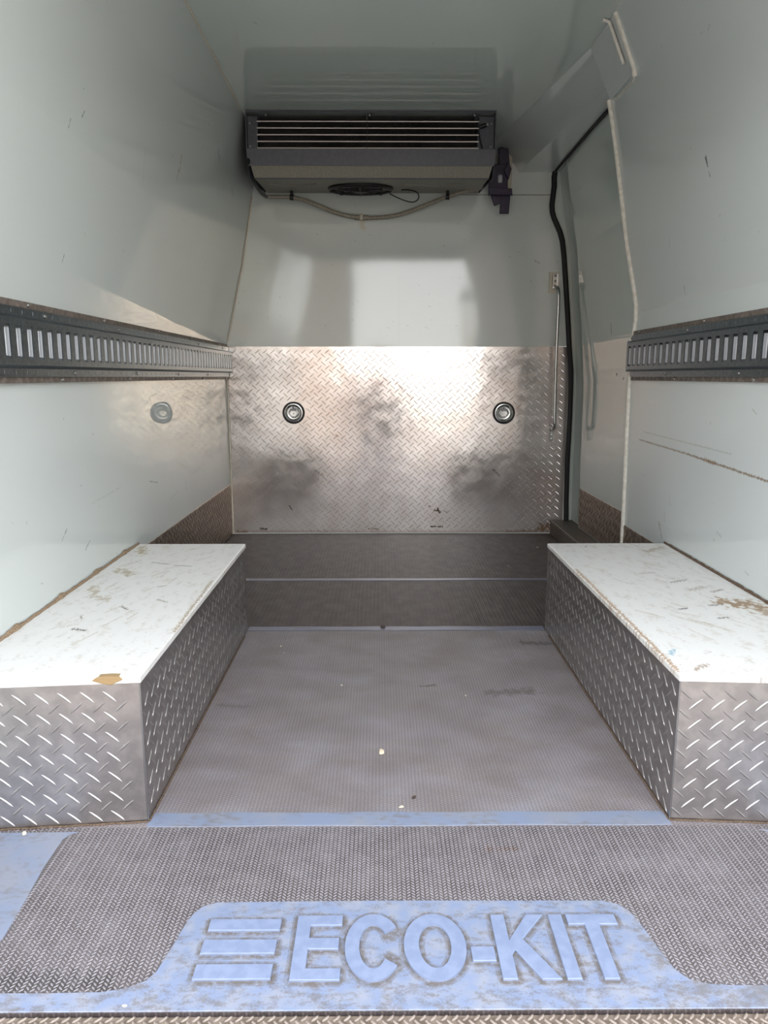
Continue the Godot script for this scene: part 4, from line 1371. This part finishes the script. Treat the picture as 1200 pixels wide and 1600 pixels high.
# ---------------------------------------------------------------- the person with the phone, mirrored in the plates
# surface nets over the smooth union of tapered capsules [from, to, radius, radius]
func body_shape(bones: Array, cell: float, k: float) -> ArrayMesh:
	var lo := Vector3(99, 99, 99)
	var hi := -lo
	for b in bones:
		var r := maxf(b[2], b[3]) + k + 2.0 * cell
		lo = lo.min((b[0] as Vector3).min(b[1]) - Vector3.ONE * r)
		hi = hi.max((b[0] as Vector3).max(b[1]) + Vector3.ONE * r)
	var n := Vector3i(((hi - lo) / cell).ceil()) + Vector3i.ONE
	var field := PackedFloat32Array()
	field.resize(n.x * n.y * n.z)
	field.fill(1.0)
	for b in bones:
		var a: Vector3 = b[0]
		var ab: Vector3 = b[1] - a
		var len2 := maxf(ab.length_squared(), 1e-9)
		var r := maxf(b[2], b[3]) + k + 2.0 * cell
		var c0 := Vector3i(((a.min(b[1]) - Vector3.ONE * r - lo) / cell).floor()).clamp(Vector3i.ZERO, n - Vector3i.ONE)
		var c1 := Vector3i(((a.max(b[1]) + Vector3.ONE * r - lo) / cell).ceil()).clamp(Vector3i.ZERO, n - Vector3i.ONE)
		for z in range(c0.z, c1.z + 1):
			for y in range(c0.y, c1.y + 1):
				for x in range(c0.x, c1.x + 1):
					var p := lo + Vector3(x, y, z) * cell
					var h := clampf((p - a).dot(ab) / len2, 0.0, 1.0)
					var d: float = p.distance_to(a + ab * h) - lerpf(b[2], b[3], h)
					var i := (z * n.y + y) * n.x + x
					var e := field[i]
					var w := maxf(k - absf(e - d), 0.0) / k
					field[i] = minf(e, d) - w * w * k * 0.25
	var at := {}
	var v := PackedVector3Array()
	var nn := PackedVector3Array()
	var idx := PackedInt32Array()
	for z in n.z - 1:
		for y in n.y - 1:
			for x in n.x - 1:
				var i := (z * n.y + y) * n.x + x
				var f := []
				var inside := 0
				for c in 8:
					var g := field[i + (c & 1) + ((c >> 1) & 1) * n.x + (c >> 2) * n.x * n.y]
					f.append(g)
					inside += 1 if g < 0.0 else 0
				if inside == 0 or inside == 8:
					continue
				var sum := Vector3.ZERO
				var count := 0
				for c in 8:
					for bit in [1, 2, 4]:
						var d: int = c | bit
						if d != c and (f[c] < 0.0) != (f[d] < 0.0):
							var t: float = f[c] / (f[c] - f[d])
							var pc := Vector3(c & 1, (c >> 1) & 1, c >> 2)
							var pd := Vector3(d & 1, (d >> 1) & 1, d >> 2)
							sum += pc.lerp(pd, t)
							count += 1
				at[i] = v.size()
				v.append(lo + (Vector3(x, y, z) + sum / count) * cell)
				nn.append(Vector3(f[1] + f[3] + f[5] + f[7] - f[0] - f[2] - f[4] - f[6], f[2] + f[3] + f[6] + f[7] - f[0] - f[1] - f[4] - f[5], f[4] + f[5] + f[6] + f[7] - f[0] - f[1] - f[2] - f[3]).normalized())
	var step := [1, n.x, n.x * n.y]
	for i in at:
		for axis in 3:
			var s0: int = step[axis]
			var s1: int = step[(axis + 1) % 3]
			var s2: int = step[(axis + 2) % 3]
			if (field[i] < 0.0) == (field[i + s0] < 0.0):
				continue
			if at.has(i - s1) and at.has(i - s2) and at.has(i - s1 - s2):
				var q := [at[i], at[i - s1], at[i - s1 - s2], at[i - s2]]
				if field[i] >= 0.0:
					q.reverse()
				idx.append_array([q[0], q[2], q[1], q[0], q[3], q[2]])
	var arr := []
	arr.resize(Mesh.ARRAY_MAX)
	arr[Mesh.ARRAY_VERTEX] = v
	arr[Mesh.ARRAY_NORMAL] = nn
	arr[Mesh.ARRAY_INDEX] = idx
	var m := ArrayMesh.new()
	m.add_surface_from_arrays(Mesh.PRIMITIVE_TRIANGLES, arr)
	return m

func person() -> void:
	var t := thing("person", "person in dark jacket and blue jeans holding a phone, mirrored", "person", Vector3(0, -0.65, 0.36))
	var V := func(x: float, y: float, z: float) -> Vector3: return Vector3(x, y + 0.65, z - 0.36)
	var skin := mat(col(196, 150, 124), 0.55)
	# skin: head, neck, wrists and hands
	var head := [[V.call(0, 0.905, 0.345), V.call(0, 0.895, 0.365), 0.082, 0.084], [V.call(0, 0.85, 0.315), V.call(0, 0.835, 0.305), 0.058, 0.042], [V.call(0, 0.895, 0.268), V.call(0, 0.868, 0.252), 0.009, 0.014], [V.call(-0.03, 0.912, 0.278), V.call(0.03, 0.912, 0.278), 0.016, 0.016], [V.call(-0.018, 0.842, 0.262), V.call(0.018, 0.842, 0.262), 0.007, 0.007], [V.call(-0.083, 0.89, 0.35), V.call(-0.086, 0.87, 0.345), 0.018, 0.013], [V.call(0.083, 0.89, 0.35), V.call(0.086, 0.87, 0.345), 0.018, 0.013], [V.call(0, 0.83, 0.36), V.call(0, 0.72, 0.37), 0.052, 0.058]]
	obj("head", body_shape(head, 0.006, 0.025), skin, t)
	for e in [-1.0, 1.0]:
		var s := Shape.new()
		s.lathe(V.call(e * 0.03, 0.89, 0.268), Vector3.FORWARD, [[0.011, -0.006], [0.0095, 0.002], [0.005, 0.005], [0.0, 0.006]], 12)
		obj("eye", s, M.black, t)
		var hand := [[V.call(e * 0.088, 0.60, 0.125), V.call(e * 0.075, 0.645, 0.085), 0.026, 0.024], [V.call(e * 0.072, 0.65, 0.078), V.call(e * 0.058, 0.70, 0.05), 0.022, 0.019], [V.call(e * 0.064, 0.655, 0.075), V.call(e * 0.046, 0.69, 0.045), 0.012, 0.01], [V.call(e * 0.046, 0.69, 0.045), V.call(e * 0.028, 0.715, 0.034), 0.0095, 0.008]]
		for i in 4:
			var y := 0.735 - 0.019 * i
			var l: float = [0.03, 0.036, 0.034, 0.026][i]
			hand.append([V.call(e * 0.058, y - 0.012, 0.046), V.call(e * 0.05, y, 0.022), 0.0095, 0.009])
			hand.append([V.call(e * 0.05, y, 0.022), V.call(e * (0.048 - l * 0.6), y + 0.004, 0.0105), 0.009, 0.0072])
		obj("hand", body_shape(hand, 0.004, 0.008), skin, t)
	var jacket := [[V.call(-0.055, 0.215, 0.36), V.call(0.055, 0.215, 0.36), 0.142, 0.142], [V.call(0, 0.26, 0.36), V.call(0, 0.45, 0.355), 0.145, 0.135], [V.call(0, 0.45, 0.355), V.call(0, 0.60, 0.36), 0.14, 0.135], [V.call(-0.09, 0.6, 0.36), V.call(0.09, 0.6, 0.36), 0.12, 0.12], [V.call(-0.155, 0.665, 0.365), V.call(0.155, 0.665, 0.365), 0.065, 0.065], [V.call(0, 0.70, 0.365), V.call(0, 0.745, 0.365), 0.075, 0.062]]
	for e in [-1.0, 1.0]:
		jacket.append([V.call(e * 0.175, 0.655, 0.365), V.call(e * 0.225, 0.42, 0.30), 0.062, 0.05])
		jacket.append([V.call(e * 0.225, 0.42, 0.30), V.call(e * 0.092, 0.60, 0.132), 0.05, 0.036])
	obj("jacket", body_shape(jacket, 0.012, 0.05), grain(mat(Color.WHITE, 0.8), 0.05, 140, col(52, 52, 60), col(64, 64, 72), 3.0), t)
	var legs := [[V.call(-0.05, 0.2, 0.36), V.call(0.05, 0.2, 0.36), 0.13, 0.13]]
	for e in [-1.0, 1.0]:
		legs.append([V.call(e * 0.085, 0.20, 0.36), V.call(e * 0.095, -0.2, 0.345), 0.092, 0.064])
		legs.append([V.call(e * 0.095, -0.2, 0.345), V.call(e * 0.1, -0.57, 0.375), 0.064, 0.052])
	obj("jeans", body_shape(legs, 0.012, 0.03), grain(mat(Color.WHITE, 0.85), 0.05, 141, col(58, 70, 96), col(76, 90, 118), 4.0), t)
	for e in [-1.0, 1.0]:
		obj("shoe", body_shape([[V.call(e * 0.1, -0.605, 0.40), V.call(e * 0.115, -0.612, 0.22), 0.045, 0.038], [V.call(e * 0.1, -0.56, 0.385), V.call(e * 0.1, -0.60, 0.385), 0.05, 0.045]], 0.01, 0.02), M.rubber, t)
	obj("hair", body_shape([[V.call(0, 0.925, 0.352), V.call(0, 0.89, 0.385), 0.088, 0.086], [V.call(-0.05, 0.96, 0.30), V.call(0.05, 0.96, 0.30), 0.035, 0.035]], 0.008, 0.03), mat(col(44, 34, 28), 0.7), t)
	var s := Shape.new()
	s.box(Vector3(-0.0375, 0.608, 0.014), Vector3(0.0375, 0.768, 0.0225), 0.003)
	var ph := thing("phone", "black phone held upright in front of the van", "phone")
	obj("case", s, M.black, ph)
	s = Shape.new()
	s.box(Vector3(-0.034, 0.614, 0.0224), Vector3(0.034, 0.762, 0.0232), 0.0003)
	obj("screen_glass", s, mat(col(20, 22, 26), 0.1), ph)


func _ready() -> void:
	rng.seed = 5
	# camera: phone at chest height, tipped down ten degrees
	var cam := Camera3D.new()
	cam.name = "camera"
	cam.fov = rad_to_deg(2.0 * atan(800.0 / 1150.0))
	cam.near = 0.05
	cam.far = 200.0
	add_child(cam)
	cam.position = Vector3(0, 0.73, 0)
	cam.rotation = Vector3(deg_to_rad(-10.445), deg_to_rad(-0.392), 0)
	cam.current = true

	# bright hazy sky; the sun stands over the front of the van and lights the yard behind it
	var env := Environment.new()
	var sky := Sky.new()
	var sm := ProceduralSkyMaterial.new()
	sm.sky_top_color = col(212, 217, 226)
	sm.sky_horizon_color = col(244, 243, 240)
	sm.sky_curve = 0.25
	sm.ground_bottom_color = col(120, 116, 110)
	sm.ground_horizon_color = col(170, 166, 160)
	sm.sun_angle_max = 12.0
	sky.sky_material = sm
	env.background_mode = Environment.BG_SKY
	env.sky = sky
	env.background_energy_multiplier = 3.7
	env.ambient_light_source = Environment.AMBIENT_SOURCE_SKY
	env.tonemap_mode = Environment.TONE_MAPPER_LINEAR
	env.tonemap_exposure = 2.3
	env.sdfgi_enabled = true
	env.ssao_enabled = true
	env.ssil_enabled = true
	var we := WorldEnvironment.new()
	we.environment = env
	add_child(we)
	var sun := DirectionalLight3D.new()
	sun.name = "sun"
	sun.light_color = Color(1.0, 0.95, 0.86)
	sun.light_energy = 1.8
	sun.light_angular_distance = 1.0
	sun.shadow_enabled = true
	add_child(sun)
	sun.look_at_from_position(Vector3(-3, 7, -7), Vector3.ZERO, Vector3.UP)

	materials()
	build_walls()
	build_floor()
	wheel_box(-1.0, "low tread plate wheel box with stained white lid, left side")
	wheel_box(1.0, "low tread plate wheel box with brown stain on lid, right side")
	rail(-1.0, BACK + 0.01, "long slotted steel lashing rail on the left wall")
	rail(1.0, -2.40, "short slotted steel lashing rail on the right wall")
	build_cooler()
	lashing_pan(-0.39, 0.566, "round black rimmed steel tie-down pan left on the bulkhead")
	lashing_pan(0.572, 0.565, "round black rimmed steel tie-down pan right, nearer grab rail")
	grab_rail()
	debris()
	yard()
	person()
